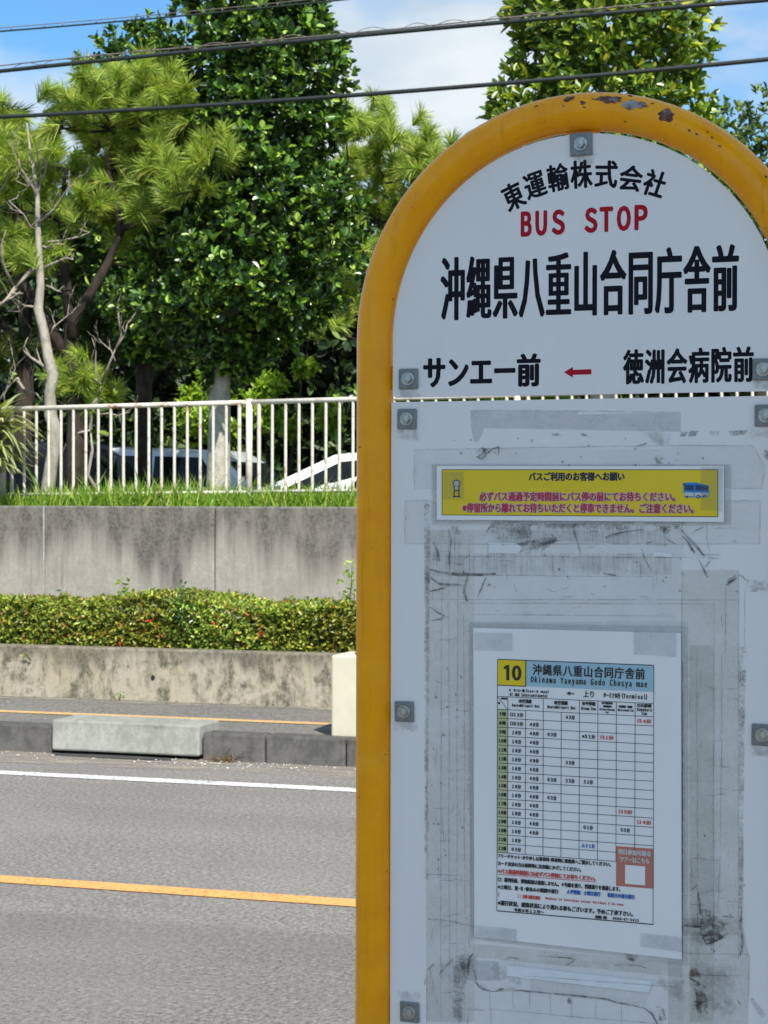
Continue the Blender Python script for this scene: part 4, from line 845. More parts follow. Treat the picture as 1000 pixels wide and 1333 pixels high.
# paint chips that follow the tube
def chip(px, py, rx, ry, m, seed):
    x, z = SP(px, py); dx, dz = x - CX, z - ZA; ang = math.atan2(dz, dx); rad = math.hypot(dx, dz)
    ph0 = math.acos(max(-1, min(1, (rad - RC) / RT))); r = random.Random(seed); n_ = 40; ring = []
    amps = [(r.uniform(.06, .22) * 2.4 / m_ ** 0.8, m_, r.uniform(0, 6.28)) for m_ in (2, 3, 5, 7, 9)]
    def pt(u, v, e):
        aa = ang - u * PX / RC; pp = ph0 - v * PX / RT; q_ = RC + (RT + e) * math.cos(pp)
        return (CX + q_ * math.cos(aa), TY - (RT + e) * math.sin(pp), ZA + q_ * math.sin(aa) - Z0)
    V_ = []; F_ = []
    K = 5
    for k in range(K + 1):
        for j in range(n_):
            t = 2 * math.pi * j / n_; g = (1 + sum(a * math.sin(m_ * t + p) for a, m_, p in amps)) * k / K
            V_.append(pt(rx * math.cos(t) * g, ry * math.sin(t) * g, 0.00022 + 0.0003 * (k < K)))
    for k in range(K):
        for j in range(n_): F_.append((k * n_ + j, (k + 1) * n_ + j, (k + 1) * n_ + (j + 1) % n_, k * n_ + (j + 1) % n_))
    obj_np('paint_chip', V_, [np.array(F_)], m, frame)
for i, (px, py, rx, ry, mm) in enumerate([(744, 131, 7, 4, 'rust'), (797, 132, 13, 6.5, 'rust'), (829, 139, 14, 6.5, 'baremetal'), (871, 153, 10, 8, 'rust'), (763, 137, 3.5, 2.6, 'rust'), (822, 126, 3, 1.8, 'rust'), (776, 132, 1.5, 1.2, 'rust'), (781, 120, 2, 1, 'rust'), (758, 120, 2, 1, 'rust'), (901, 173, 2, 1.4, 'rust'), (911, 178, 1.8, 1.5, 'rust'), (930, 182, 1.6, 1.2, 'rust'), (940, 193, 1.6, 1.2, 'rust'), (610, 172, 7, 2.2, 'baremetal'), (702, 141, 2.2, 1.2, 'rust'), (738, 141, 1.4, 1, 'rust'), (765, 143, 2, 0.8, 'rust'), (999, 232, 2, 1.4, 'rust'), (852, 137, 1.6, 1, 'rust')]):
    chip(px, py, rx, ry, M[mm], 40 + i)
# tabs welded to the tube behind the plates
ZB = [1.7275, 1.6985 - 0.0165, 1.3755, 1.064, 0.80]
bm = bmesh.new()
for z in (1.7275, 1.682, 1.3755, 1.062, 0.80):
    for s_ in (-1, 1):
        xa, xb = sorted((CX + s_ * (RC - 0.012), CX + s_ * 0.170)); add_box(bm, xa, xb, 0.0042, 0.0095, z - 0.0125 - Z0, z + 0.0125 - Z0, 0.0008, 1)
add_box(bm, CX - 0.017, CX + 0.017, 0.0042, 0.0095, 1.945 - Z0, ZA + RC - 0.012 - Z0, 0.0008, 1)
obj_bm('mounting_tab', bm, M['tube'], frame)
# plates
def plate(name, outline):
    bm = bmesh.new(); add_prism(bm, [(x, z - Z0) for x, z in outline], 0.0, 0.0035, 'y'); return obj_bm(name, bm, M['plate'], sign)
HW = 0.2028
up_o = [(CX - HW, 1.7095), (CX - HW + 0.003, 1.7068), (CX + HW - 0.003, 1.7068), (CX + HW, 1.7095)] + [(CX + (HW - 0.0006) * math.cos(a), ZA + (HW - 0.0006) * math.sin(a)) for a in np.linspace(0, math.pi, 60)]
upper = plate('upper_plate', up_o)
lo_o = [(CX - 0.2042, 0.70), (CX + 0.2042, 0.70), (CX + 0.2042, 1.7022), (CX - 0.2042, 1.7022)]
lower = plate('lower_plate', lo_o)
# washers and bolts
def washer(x, z, sz=0.0215, tilt=0.0, par=None):
    bm = bmesh.new(); h = sz / 2; add_box(bm, -h, h, -0.0028, -0.0002, -h, h, 0.0012, 2)
    w_ = obj_bm('washer_plate', bm, M['galv'], par or sign); w_.location = (x, 0, z - Z0); w_.rotation_euler = (0, tilt, 0)
    bm = bmesh.new()
    for r0, r1, d0, d1 in ((0.0074, 0.0070, 0.0028, 0.0042),):
        bmesh.ops.create_cone(bm, cap_ends=True, segments=28, radius1=r0, radius2=r1, depth=d1 - d0, matrix=Matrix.Translation((0, -(d0 + d1) / 2, 0)) @ Matrix.Rotation(math.pi / 2, 4, 'X'))
    b2 = bmesh.new(); bmesh.ops.create_cone(b2, cap_ends=True, segments=6, radius1=0.0050, radius2=0.0048, depth=0.0042, matrix=Matrix.Translation((0, -0.0063, 0)) @ Matrix.Rotation(math.pi / 2, 4, 'X') @ Matrix.Rotation(0.3 + tilt * 7, 4, 'Z'))
    bmesh.ops.bevel(b2, geom=list(b2.edges), offset=0.0004, segments=2, affect='EDGES'); me = bpy.data.meshes.new('t'); b2.to_mesh(me); b2.free(); bm.from_mesh(me); bpy.data.meshes.remove(me)
    obj_bm('bolt', bm, M['bolt'], w_)
for i, (px, py) in enumerate([(532.4, 493.3), (994.4, 481), (757, 188), (530.5, 545.5), (997, 541), (527, 926), (993, 956.5), (534, 1317), (996, 1362)]):
    x, z = SP(px, py); washer(x, z, 0.0215 if i not in (2,) else 0.0235, 0.02 * math.sin(i * 2.3))

# lettering ------------------------------------------------------
_cache = {}
def glyphs(s):
    if s in _cache: return _cache[s]
    gap = 1.13 if s in ('沖縄県八重山合同庁舎前', '徳洲会病院前') else 1.0
    cu = bpy.data.curves.new('txt', 'FONT'); cu.body = s; cu.size = 1.0; cu.space_character = gap; cu.resolution_u = 3; cu.fill_mode = 'FRONT'
    ob = bpy.data.objects.new('txt', cu); COL.objects.link(ob)
    dg = bpy.context.evaluated_depsgraph_get(); dg.update(); me = bpy.data.meshes.new_from_object(ob.evaluated_get(dg))
    Vv = np.array([v.co[:2] for v in me.vertices]).reshape(-1, 2); Ff = [tuple(p.vertices) for p in me.polygons]
    bpy.data.objects.remove(ob); bpy.data.curves.remove(cu); bpy.data.meshes.remove(me); _cache[s] = (Vv, Ff); return Vv, Ff
def add_text(acc, s, x0, x1, z0, z1, d, rx=0.0, rz=0.0, k=10, rot=0.0, keep=False):
    """fits the glyphs of s into the box, thickening strokes by an ellipse rx, rz (metres)"""
    Vv, Ff = glyphs(s)
    if not len(Vv): return
    lo, hi = Vv.min(0), Vv.max(0); sx = (x1 - x0 - 2 * rx) / max(hi[0] - lo[0], 1e-6); sz = (z1 - z0 - 2 * rz) / max(hi[1] - lo[1], 1e-6)
    X = x0 + rx + (Vv[:, 0] - lo[0]) * sx; Zz = z0 + rz + (Vv[:, 1] - lo[1]) * sz
    offs = [(0, 0)] if rx == 0 and rz == 0 else [(rx * math.cos(t), rz * math.sin(t)) for t in np.linspace(0, 2 * math.pi, k + 1)[:-1]] + [(0.0, 0.0)]
    cx_, cz_ = (x0 + x1) / 2, (z0 + z1) / 2; ca, sa = math.cos(rot), math.sin(rot)
    for i, (ox, oz) in enumerate(offs):
        o = len(acc[0]); dd_ = d + i * 0.000012
        for a, b in zip(X + ox, Zz + oz):
            a, b = a - cx_, b - cz_; acc[0].append(P3(cx_ + a * ca - b * sa, cz_ + a * sa + b * ca, dd_))
        acc[1].extend([tuple(v + o for v in f) for f in Ff])
def from_acc(name, acc, m, par):
    me = bpy.data.meshes.new(name); me.from_pydata(acc[0], [], acc[1]); me.materials.append(m); me.update(); return link(bpy.data.objects.new(name, me), par)
def text_px(acc, s, l, r, t, b, d, rx=0.0, rz=0.0, rot=0.0, k=10):
    mx_, my_ = (l + r) / 2, (t + b) / 2
    add_text(acc, s, SP(l, my_)[0], SP(r, my_)[0], SP(mx_, b)[1], SP(mx_, t)[1], d, rx * PX, rz * PX, k, rot)
D0 = 0.00012
def line(name, s, l, r, t, b, m, rx, rz, par, d=D0):
    acc = ([], []); text_px(acc, s, l, r, t, b, d, rx, rz); return from_acc(name, acc, M[m], par)
line('stop_name', '沖縄県八重山合同庁舎前', 573.5, 962, 326, 411.5, 'black', 1.75, 0.75, upper)
for ch, l_, r_ in (('Ｂ', 678, 692.5), ('Ｕ', 697, 712.5), ('Ｓ', 718.3, 735.7), ('Ｓ', 761, 778), ('Ｔ', 780.5, 798.4), ('Ｏ', 803, 821.5), ('Ｐ', 826, 843.5)):
    if l_ in (678, 761): acc = ([], [])
    cy_ = 291.6 - ((l_ + r_) / 2 - 685) * 0.0575; text_px(acc, ch, l_, r_, cy_ - 16.6, cy_ + 16.6, D0, 1.5, 1.5)
    if l_ in (718.3, 826): from_acc('red_lettering', acc, M['red'], upper)

line('next_stop_lettering', 'サンエー前', 551, 704, 461.5, 504.5, 'black', 1.7, 1.2, upper)
line('previous_stop_lettering', '徳洲会病院前', 811, 981.5, 452.5, 499, 'black', 1.25, 0.9, upper)
acc = ([], [])
for ch, px, py, w_, h_, rot in [('東', 668.5, 255.5, 27, 36, 23), ('運', 696.5, 241, 28, 34, 16), ('輸', 726.5, 231, 28, 36, 8), ('株', 757, 226.8, 29, 37, 2), ('式', 789.5, 226.8, 30, 36, -4), ('会', 821.5, 232, 31, 34, -10), ('社', 852.5, 239, 29, 35, -19)]:
    text_px(acc, ch, px - w_ / 2, px + w_ / 2, py - h_ / 2, py + h_ / 2, D0, 1.05, 0.75, R_(rot), 8)
from_acc('company_lettering', acc, M['black'], upper)
def poly_px(name, pts, m, d, par, local=False):
    bm = bmesh.new(); vs = [bm.verts.new(P3(*SP(*p), d)) for p in pts]; f = bm.faces.new(vs); bm.normal_update()
    if f.normal.y > 0: f.normal_flip()
    if par is not None and par.name.startswith(('bus_notice', 'timetable')): pass
    return obj_bm(name, bm, M[m] if isinstance(m, str) else m, par)
poly_px('arrow', [(734, 484.6), (746, 477.6), (746, 481.4), (770, 480.6), (770, 487.4), (746, 487.9), (746, 491.6)], 'red', D0, upper)
acc = ([], [])

# tape, glue marks and grime on the lower plate --------------------
def band(l, t, r, b): return [(l, t), (r, t), (r, b), (l, b)]
dlay = [0.00008]
def nxt(): dlay[0] += 0.000016; return dlay[0]
def slab(name, quads, m):
    """each patch is a fan round its middle; 'edge' is 1 in the middle and 0 at the rim"""
    for qd in quads:
        d = nxt(); bm = bmesh.new(); lay = bm.verts.layers.float.new('edge'); n_ = len(qd)
        cx_, cy_ = sum(p[0] for p in qd) / n_, sum(p[1] for p in qd) / n_
        c = bm.verts.new(P3(*SP(cx_, cy_), d)); c[lay] = 1.0; vs = []
        for p in qd:
            v = bm.verts.new(P3(*SP(*p), d)); v[lay] = 0.0; vs.append(v)
        for a, b in zip(vs, vs[1:] + vs[:1]):
            f = bm.faces.new((c, a, b)); f.normal_update()
            if f.normal.y > 0: f.normal_flip()
        obj_bm(name, bm, M[m], lower)
def rib(acc, pts, wpx, d):
    q_ = [SP(*p) for p in pts]; n_ = len(q_)
    for i in range(n_ - 1):
        a, b = Vector(q_[i]), Vector(q_[i + 1]); t = (b - a)
        if t.length < 1e-7: continue
        t.normalize(); nn = Vector((-t.y, t.x)); w0 = wpx * PX * 0.5 * (0.5 + 0.8 * math.sin(math.pi * (i + 0.15) / (n_ - 0.6))); w1 = wpx * PX * 0.5 * (0.5 + 0.8 * math.sin(math.pi * (i + 1.0) / (n_ - 0.2)))
        w0, w1 = max(w0, 0.00012), max(w1, 0.00012); o = len(acc[0])
        for c, w_ in ((a, w0), (b, w1)): acc[0].append(P3(c.x - nn.x * w_, c.y - nn.y * w_, d)); acc[0].append(P3(c.x + nn.x * w_, c.y + nn.y * w_, d))
        acc[1].append((o, o + 1, o + 3, o + 2))
def wob(p0, p1, n_=8, amp=1.5):
    out = []; ax, ay = p1[0] - p0[0], p1[1] - p0[1]; L = math.hypot(ax, ay) or 1; off = 0
    for i in range(n_ + 1):
        t = i / n_; off = off * 0.6 + random.gauss(0, amp * 0.6); g = off * math.sin(math.pi * t)
        out.append((p0[0] + ax * t - ay / L * g, p0[1] + ay * t + ax / L * g))
    return out
# aged film fields
slab('old_film', [band(618, 690, 888, 818)], 'film'); slab('old_film', [band(618, 1250, 890, 1335)], 'film')
slab('old_film', [band(887, 742, 962, 1218), band(898, 840, 930, 1330)], 'film_aged')
slab('old_film', [band(555, 690, 618, 1330)], 'film_aged')
slab('old_film', [band(540, 584.5, 868, 637)], 'film'); slab('old_film', [band(528, 652, 990, 708)], 'film'); slab('old_film', [[(868, 579), (980, 581), (996, 606), (992, 636), (868, 635)]], 'film')
slab('old_film', [band(562, 604, 952, 684)], 'film'); slab('old_film', [band(612, 809, 896, 1218)], 'film')
slab('old_film', [[(870, 1195), (965, 1196), (976, 1246), (974, 1340), (870, 1340)]], 'film_aged'); slab('old_film', [band(900, 1115, 938, 1206)], 'film')
slab('old_film', [[(555, 1262), (606, 1240), (606, 1335), (555, 1335)]], 'film'); slab('old_film', [[(617, 1228), (888, 1254), (888, 1272), (617, 1246)]], 'film_aged')
slab('grey_tape', [[(612.5, 534), (752, 535.5), (752, 559.5), (613.5, 557)], [(752, 539.5), (886.5, 537), (886.5, 562), (752, 559.5)], [(613.5, 557), (631, 557.5), (623, 575), (617, 575)]], 'film_grey')
slab('grey_tape', [[(596, 1247), (650, 1252), (650, 1276), (606, 1276)]], 'film_grey'); slab('grey_tape', [[(690, 1262), (850, 1276), (840, 1310), (690, 1290)]], 'film')
slab('glue_residue', [band(562, 720, 874, 748), [(636, 682), (872, 684), (872, 712), (720, 702), (660, 724), (636, 716)]], 'rib')
slab('glue_residue', [[(887, 562), (896, 562), (892, 568), (885, 569)], [(898, 561), (910, 561), (905, 568), (896, 568)], [(925, 561), (937, 561), (935, 567), (923, 567)], [(948, 561), (974, 560), (970, 566), (952, 567)]], 'glue')
slab('glue_residue', [[(640, 1252), (680, 1256), (680, 1284), (632, 1276)], [(842, 1268), (900, 1272), (893, 1306), (870, 1300)], [(895, 1240), (966, 1246), (966, 1335), (900, 1335)]], 'smudge')
slab('glue_residue', [[(695, 702), (735, 696), (706, 718), (682, 722)], [(672, 708), (690, 702), (700, 704), (680, 712)]], 'grit')
slab('gritty_strip', [[(552.5, 655), (560, 656), (559, 900), (552.5, 898)], [(552.5, 898), (558.5, 900), (557.5, 1145), (553, 1143)]], 'grit')
slab('gritty_strip', [[(961, 842), (972, 842), (969, 1000), (963, 1000)], [(963, 1000), (969, 1000), (967.5, 1240), (961.5, 1240)], [(972, 755), (1030, 756), (1030, 772), (973, 770)]], 'grit')
slab('gritty_strip', [[(589, 1250), (612, 1253), (606, 1288), (590, 1286)], [(589, 1286), (604, 1290), (602, 1336), (588, 1336)]], 'grit')
slab('gritty_strip', [[(947, 755), (958, 748), (960, 753), (949, 762)]], 'glue')
slab('loose_tape_end', [[(976, 1300), (980, 1298), (997, 1320), (993, 1324), (986, 1319)]], 'film_grey')
slab('grime', [[(847, 582), (866, 580), (866, 595), (880, 604), (880, 611), (846, 610)], [(838, 678), (890, 677), (905, 690), (880, 690), (866, 699), (846, 692)], [(866, 586), (888, 600), (872, 606)]], 'grime')
slab('grime', [[(624, 583), (634, 580), (632, 597), (621, 598)], [(618, 578), (646, 584), (640, 594)], [(713, 562), (728, 563), (740, 568), (712, 568)], [(753, 562), (775, 568), (755, 569)]], 'grime')
slab('grime', [[(830, 544 + 16), (866, 556), (884, 570), (868, 590), (852, 578)]], 'smudge')
slab('grime', [[(886, 1262), (910, 1262), (928, 1300), (932, 1336), (905, 1336), (903, 1290)], [(900, 1180), (926, 1170), (958, 1196), (950, 1240), (905, 1240)], [(848, 1300), (864, 1305), (874, 1333), (858, 1333)]], 'grime')
slab('grime', [[(893, 1210), (930, 1214), (926, 1232), (894, 1226)], [(888, 1198), (912, 1198), (911, 1207), (889, 1206)], [(590, 1240), (625, 1240), (622, 1262), (608, 1270)], [(610, 1270), (640, 1290), (622, 1286)]], 'smudge')
slab('grime', [[(586, 685), (600, 684), (600, 696), (588, 697)], [(566, 712), (574, 716), (572, 732), (563, 730)], [(690, 676), (830, 676), (820, 690), (700, 688)], [(640, 676), (700, 676), (690, 700), (640, 706)], [(745, 680), (752, 680), (750, 700), (747, 700)]], 'grit')
slab('grime', [[(985, 580), (1003, 584), (1004, 606), (998, 604)]], 'grime')
slab('rust_stain', [[(810, 1240), (833, 1242), (826, 1253), (815, 1249)], [(899, 1259), (908, 1258), (914, 1272), (896, 1273)]], 'ruststain')
for i, (px, py) in enumerate([(532, 512), (530, 566), (527, 946), (994, 500), (993, 978), (534, 1297), (757, 207), (992, 565)]):
    x_, y_ = px, py; bmx = [(x_ - 20, y_ - 8), (x_ + 20, y_ - 9), (x_ + 17, y_ + 8), (x_ - 15, y_ + 7)]; (slab('bolt_dirt', [bmx], 'smudge') if i else slab('bolt_dirt', [bmx], 'smudge'))
slab('paper_remnant', [[(636, 706), (672, 707), (680, 712), (676, 721), (636, 720)], [(851, 718), (875, 720), (875, 725), (851, 724)], [(660, 1256), (850, 1277), (845, 1292), (660, 1270)]], 'scrap')
# fine edges of tape and creases
acc = ([], []); d_ = 0.0014
for a, b in [((613, 534), (886, 537)), ((540, 585), (866, 580)), ((540, 585), (540, 637)), ((528, 652), (562, 652)), ((528, 708), (990, 708)), ((528, 652), (528, 708)), ((990, 652), (989, 708)), ((946, 652), (990, 652)), ((868, 580), (980, 580)), ((980, 580), (997, 606)), ((997, 606), (992, 636)), ((952, 636), (992, 636)),
             ((555, 724), (930, 726)), ((562, 748), (850, 750)), ((560, 780), (960, 781)), ((600, 785), (930, 786)), ((616, 800), (880, 802)), ((888, 742), (888, 1220)), ((962, 742), (962, 1250)), ((930, 780), (929, 1240)), ((907, 842), (909, 1250)), ((940, 842), (938, 1120)), ((576, 690), (574, 1330)), ((585, 690), (586, 1330)), ((597, 700), (595, 1250)), ((604, 800), (606, 1240)), ((612, 812), (614, 1216)),
             ((554, 1138), (600, 1139)), ((556, 1195), (612, 1202)), ((556, 1262), (556, 1333)), ((610, 1215), (612, 1234)), ((638, 1290), (640, 1333)), ((668, 1290), (669, 1312)), ((690, 1291), (690, 1314)), ((717, 1292), (717, 1318)), ((745, 1294), (745, 1325)), ((776, 1300), (776, 1325)), ((810, 1303), (810, 1333)), ((638, 1313), (868, 1333)), ((600, 1313), (640, 1315)), ((682, 1270), (890, 1285)), ((900, 1116), (938, 1120)), ((900, 1116), (900, 1160)), ((938, 1120), (934, 1190)),
             ((965, 1240), (976, 1243)), ((976, 1243), (975, 1300)), ((880, 1240), (965, 1242)), ((890, 1268), (965, 1270)), ((945, 1172), (966, 1175)), ((600, 700), (598, 720)), ((720, 724), (720, 748)), ((834, 730), (834, 752)), ((636, 706), (636, 748)), ((560, 686), (560, 760)), ((612, 700), (612, 745)), ((920, 676), (922, 715)), ((888, 676), (890, 724)), ((905, 722), (940, 722)), ((945, 760), (945, 860)), ((970, 770), (970, 842))]:
    rib(acc, wob(a, b, 10, 0.5), 1.0, d_); d_ += 0.000003
PAT = [(acc, M['hair'])]
acc = ([], [])
for i in range(150):
    l = random.choice(((556, 612), (560, 612), (890, 962), (640, 870))); x_ = random.uniform(*l); y_ = random.uniform(682, 800) if l[0] == 640 else random.uniform(682, 1333)
    v = random.random() < 0.45; L_ = random.uniform(6, 34)
    rib(acc, wob((x_, y_), (x_ + random.gauss(0, 1.5), y_ + L_) if v else (min(x_ + L_ * 0.7, l[1]), y_ + random.gauss(0, 2)), 6, 1.0), random.uniform(0.5, 1.1), d_); d_ += 0.000001
PAT.append((acc, M['hair']))
acc = ([], [])
for pts, w_ in [([(560, 741), (580, 746), (600, 748), (622, 748), (646, 747)], 3.2), ([(562, 752), (572, 760), (584, 761), (602, 762)], 2.6), ([(610, 749), (606, 762), (605, 772), (609, 783)], 2.6), ([(633, 752), (628, 764), (622, 778)], 1.8), ([(560, 770), (570, 768), (582, 765)], 1.5), ([(560, 790), (572, 798), (585, 804)], 1.4), ([(562, 808), (574, 806), (580, 800)], 1.3), ([(565, 705), (570, 716), (573, 731)], 2.0), ([(585, 688), (588, 706), (586, 728), (586, 752)], 1.4),
                ([(632, 696), (640, 684)], 1.2), ([(747, 688), (751, 702), (756, 720)], 1.5), ([(788, 699), (806, 694), (838, 689)], 1.2), ([(886, 688), (896, 700), (908, 712), (918, 724)], 2.6), ([(889, 698), (898, 708), (905, 720)], 2.4), ([(902, 694), (910, 689), (916, 686)], 1.6), ([(910, 728), (916, 740), (922, 752)], 2.0), ([(925, 730), (919, 738)], 1.2), ([(786, 746), (794, 748), (803, 749)], 1.8), ([(835, 714), (838, 722), (848, 744)], 1.1), ([(830, 707), (848, 706)], 1.5), ([(866, 700), (880, 708)], 1.2),
                ([(617, 1240), (612, 1246), (610, 1258), (611, 1270)], 2.0), ([(618, 1262), (620, 1278), (628, 1287), (640, 1290)], 1.8), ([(640, 1290), (680, 1289), (720, 1293), (790, 1300), (812, 1306), (840, 1312)], 1.9), ([(840, 1312), (850, 1320), (858, 1334)], 2.2), ([(647, 1290), (652, 1287), (660, 1288), (670, 1286)], 2.6), ([(655, 1251), (664, 1246), (676, 1248)], 1.0), ([(700, 1244), (735, 1246), (752, 1249)], 1.0), ([(736, 1257), (748, 1250)], 1.0), ([(800, 1256), (830, 1256), (842, 1260)], 1.0),
                ([(897, 1272), (904, 1276), (912, 1281)], 2.4), ([(909, 1160), (911, 1175), (912, 1190)], 2.2), ([(900, 1158), (908, 1152)], 1.2), ([(914, 1215), (920, 1229), (934, 1224), (949, 1214)], 1.8), ([(916, 1218), (924, 1216)], 2.6), ([(890, 1204), (912, 1206)], 2.2), ([(938, 1192), (956, 1194)], 1.6), ([(966, 1180), (965, 1205), (967, 1228), (964, 1244)], 2.4), ([(903, 1303), (912, 1305), (922, 1302)], 1.2), ([(624, 1206), (600, 1203), (585, 1198)], 0.9), ([(946, 762), (950, 758), (958, 754)], 1.6), ([(961, 748), (968, 751), (972, 756)], 1.2), ([(960, 1300), (966, 1310)], 1.2),
                ([(620, 590), (628, 583), (634, 592), (628, 598), (621, 594)], 1.8), ([(634, 590), (642, 584), (650, 582), (650, 592)], 1.5), ([(828, 604), (829, 616)], 1.8), ([(830, 581), (842, 577)], 1.5), ([(558, 1262), (566, 1254)], 1.4), ([(692, 572), (694, 576)], 2), ([(553, 1281), (557, 1272)], 1.4), ([(889, 862), (889, 1250)], 1.0), ([(572, 1268), (590, 1248)], 1.2)]:
    dense = []
    for a, b in zip(pts, pts[1:]): dense += wob(a, b, 4, 0.5)[:-1]
    dense.append(pts[-1]); rib(acc, dense, w_, d_); d_ += 0.000004
for i in range(70):
    x_, y_ = random.choice(((random.uniform(555, 612), random.uniform(860, 1200)), (random.uniform(895, 972), random.uniform(1080, 1335)), (random.uniform(560, 960), random.uniform(562, 610)), (random.uniform(575, 900), random.uniform(690, 770))))
    rib(acc, [(x_, y_), (x_ + random.uniform(.4, 1.8), y_ + random.uniform(.4, 1.6)), (x_ + random.uniform(1, 2.2), y_ + random.uniform(1, 3))], random.uniform(1.0, 2.0), d_)
PAT.append((acc, M['scratch']))
bm = bmesh.new(); bm.from_mesh(lower.data)     # dirt lines belong to the plate's surface
for i_, (ac, mm) in enumerate(PAT):
    lower.data.materials.append(mm); vs = [bm.verts.new(p) for p in ac[0]]
    for f in ac[1]:
        ff = bm.faces.new([vs[i] for i in f]); ff.material_index = i_ + 1
bm.to_mesh(lower.data); bm.free()
bm_digit = ([], []); text_px(bm_digit, '8', 739.5, 743.5, 1299, 1306, d_); from_acc('printed_remnant', bm_digit, M['ink_black'], lower)

# notices taped onto the plate -------------------------------------
def sheet_root(name, px, py, label, cat):
    x, z = SP(px, py); o = empty(name, (SC.x + x * math.cos(TH), SC.y + x * math.sin(TH), z), TH); tag(o, label, cat); o['_dx'] = x; return o, x, z
def reparent(o, root, x, z):                   # mesh written in the sign's local frame -> frame of the notice
    for v in o.data.vertices: v.co.x -= x; v.co.z -= (z - Z0)
    o.parent = root; return o
D1 = 0.0019
def notice_polys(root, x, z, name, quads, m, d):
    bm = bmesh.new()
    for i, qd in enumerate(quads):
        vs = [bm.verts.new(P3(*SP(*p), d + i * 0.000004)) for p in qd]; f = bm.faces.new(vs); f.normal_update()
        if f.normal.y > 0: f.normal_flip()
    return reparent(obj_bm(name, bm, M[m], None), root, x, z)
def paper_sheet(root, x, z, name, pts, m, d, thick=0.00025, curl=0.0):
    bm = bmesh.new(); add_prism(bm, [(SP(*p)[0], SP(*p)[1] - Z0) for p in pts], -d, -d + thick, 'y'); return reparent(obj_bm(name, bm, M[m], None), root, x, z)
def ring(l, t, r, b, w_):                      # printed frame lines, four bars
    return [[(l, t), (r, t), (r, t + w_), (l, t + w_)], [(l, b - w_), (r, b - w_), (r, b), (l, b)], [(l, t), (l + w_, t), (l + w_, b), (l, b)], [(r - w_, t), (r, t), (r, b), (r - w_, b)]]
def SPi(x, z):                                  # local plate point -> photograph pixel
    p = Vector((SC.x + x * math.cos(TH), SC.y + x * math.sin(TH), z)) - EYE; dz = p.dot(_f); return (500 + p.dot(_r2) / dz * FPX, 666.5 - p.dot(_u2) / dz * FPX)
# yellow notice
M['film_notice'] = mk_film('notice_corner_tape', (0.20, 0.22, 0.24), 0.16, 0.4, 0.1)
nt, nx, nz = sheet_root('notice', 757, 642, 'long yellow laminated notice with red Japanese lines and a small blue bus', 'notice')
paper_sheet(nt, nx, nz, 'laminate', [(563, 604), (951, 604.5), (951, 683), (563, 681)], 'laminate', D1 - 0.0003, 0.0002)
paper_sheet(nt, nx, nz, 'paper', [(569.5, 606.5), (943, 606.8), (943, 679.5), (569.5, 676.5)], 'paper', D1 + 0.0002)
notice_polys(nt, nx, nz, 'border', [[(576, 611), (935.6, 611), (935.6, 673.2), (576, 670.7)]], 'ink_black', D1 + 0.00030)
notice_polys(nt, nx, nz, 'yellow_field', [[(576.9, 611.9), (934.7, 611.9), (934.7, 672.2), (576.9, 669.9)]], 'ink_yellow', D1 + 0.00035)
def ntext(name, items, m, d, root, x, z):
    acc = ([], [])
    for it in items: text_px(acc, *it[:5], d, *(it[5:] if len(it) > 5 else (0.28, 0.18)), k=6)
    return reparent(from_acc(name, acc, M[m], None), root, x, z)
ntext('heading', [('バスご利用のお客様へお願い', 689, 814, 614.4, 626.2, 0.6, 0.4)], 'ink_navy', D1 + 0.0005, nt, nx, nz)
L2 = [('必ずバス通過予定時間前にバス停の前にてお待ちください。', 625, 880, 640.2, 652.6), ('※停留所から離れてお待ちいただくと停車できません。ご注意ください。', 603, 904, 655.0, 667.8)]
ntext('white_outline', [t + (1.35, 1.2) for t in [(a, b - .7, c + .7, d - .7, e + .7) for a, b, c, d, e in L2]], 'ink_white', D1 + 0.0005, nt, nx, nz)
ntext('request_lines', [t + (0.48, 0.32) for t in L2], 'ink_red', D1 + 0.0009, nt, nx, nz)
def circ(cx, cy, r, n=16): return [(cx + r * math.cos(a), cy + r * math.sin(a)) for a in np.linspace(0, 6.283, n + 1)[:-1]]
notice_polys(nt, nx, nz, 'stop_icon', [circ(595.4, 629.5, 5.2), [(591.6, 633), (593, 633), (593, 647), (591.6, 647)], [(597.8, 633), (599.2, 633), (599.2, 647), (597.8, 647)], [(591.6, 638), (599.2, 638), (599.2, 639.6), (591.6, 639.6)], [(590.5, 645.4), (600.4, 645.4), (600.4, 647.2), (590.5, 647.2)]], 'ink_navy', D1 + 0.0005)
notice_polys(nt, nx, nz, 'stop_icon_face', [circ(595.4, 629.5, 3.9), [(593, 633.5), (597.8, 633.5), (597.8, 637.5), (593, 637.5)]], 'ink_white', D1 + 0.0006)
notice_polys(nt, nx, nz, 'bus_icon', [[(890.5, 630), (893, 628.2), (906, 628), (923.5, 632), (924, 646), (914, 648), (892, 647), (890.5, 640)]], 'bus_blue', D1 + 0.0005)
notice_polys(nt, nx, nz, 'bus_icon_panels', [[(891.8, 640.6), (904, 641.4), (904, 646), (891.8, 645.6)], [(905, 641), (923.2, 641.5), (923.2, 645.5), (905, 646.4)]], 'ink_white', D1 + 0.0006)
notice_polys(nt, nx, nz, 'bus_icon_windows', [[(892, 631.4), (904, 631.4), (904, 638.4), (892, 638)], [(906, 631), (922.5, 633.4), (922.5, 638.6), (906, 638.4)], [(890, 628.6), (892, 628.6), (892, 632), (890, 632)]] + [circ(909.6, 646.6, 2.4, 12), circ(918.4, 645.8, 2.2, 12), circ(895, 646.8, 1.6, 10)], 'bus_glass', D1 + 0.0007)
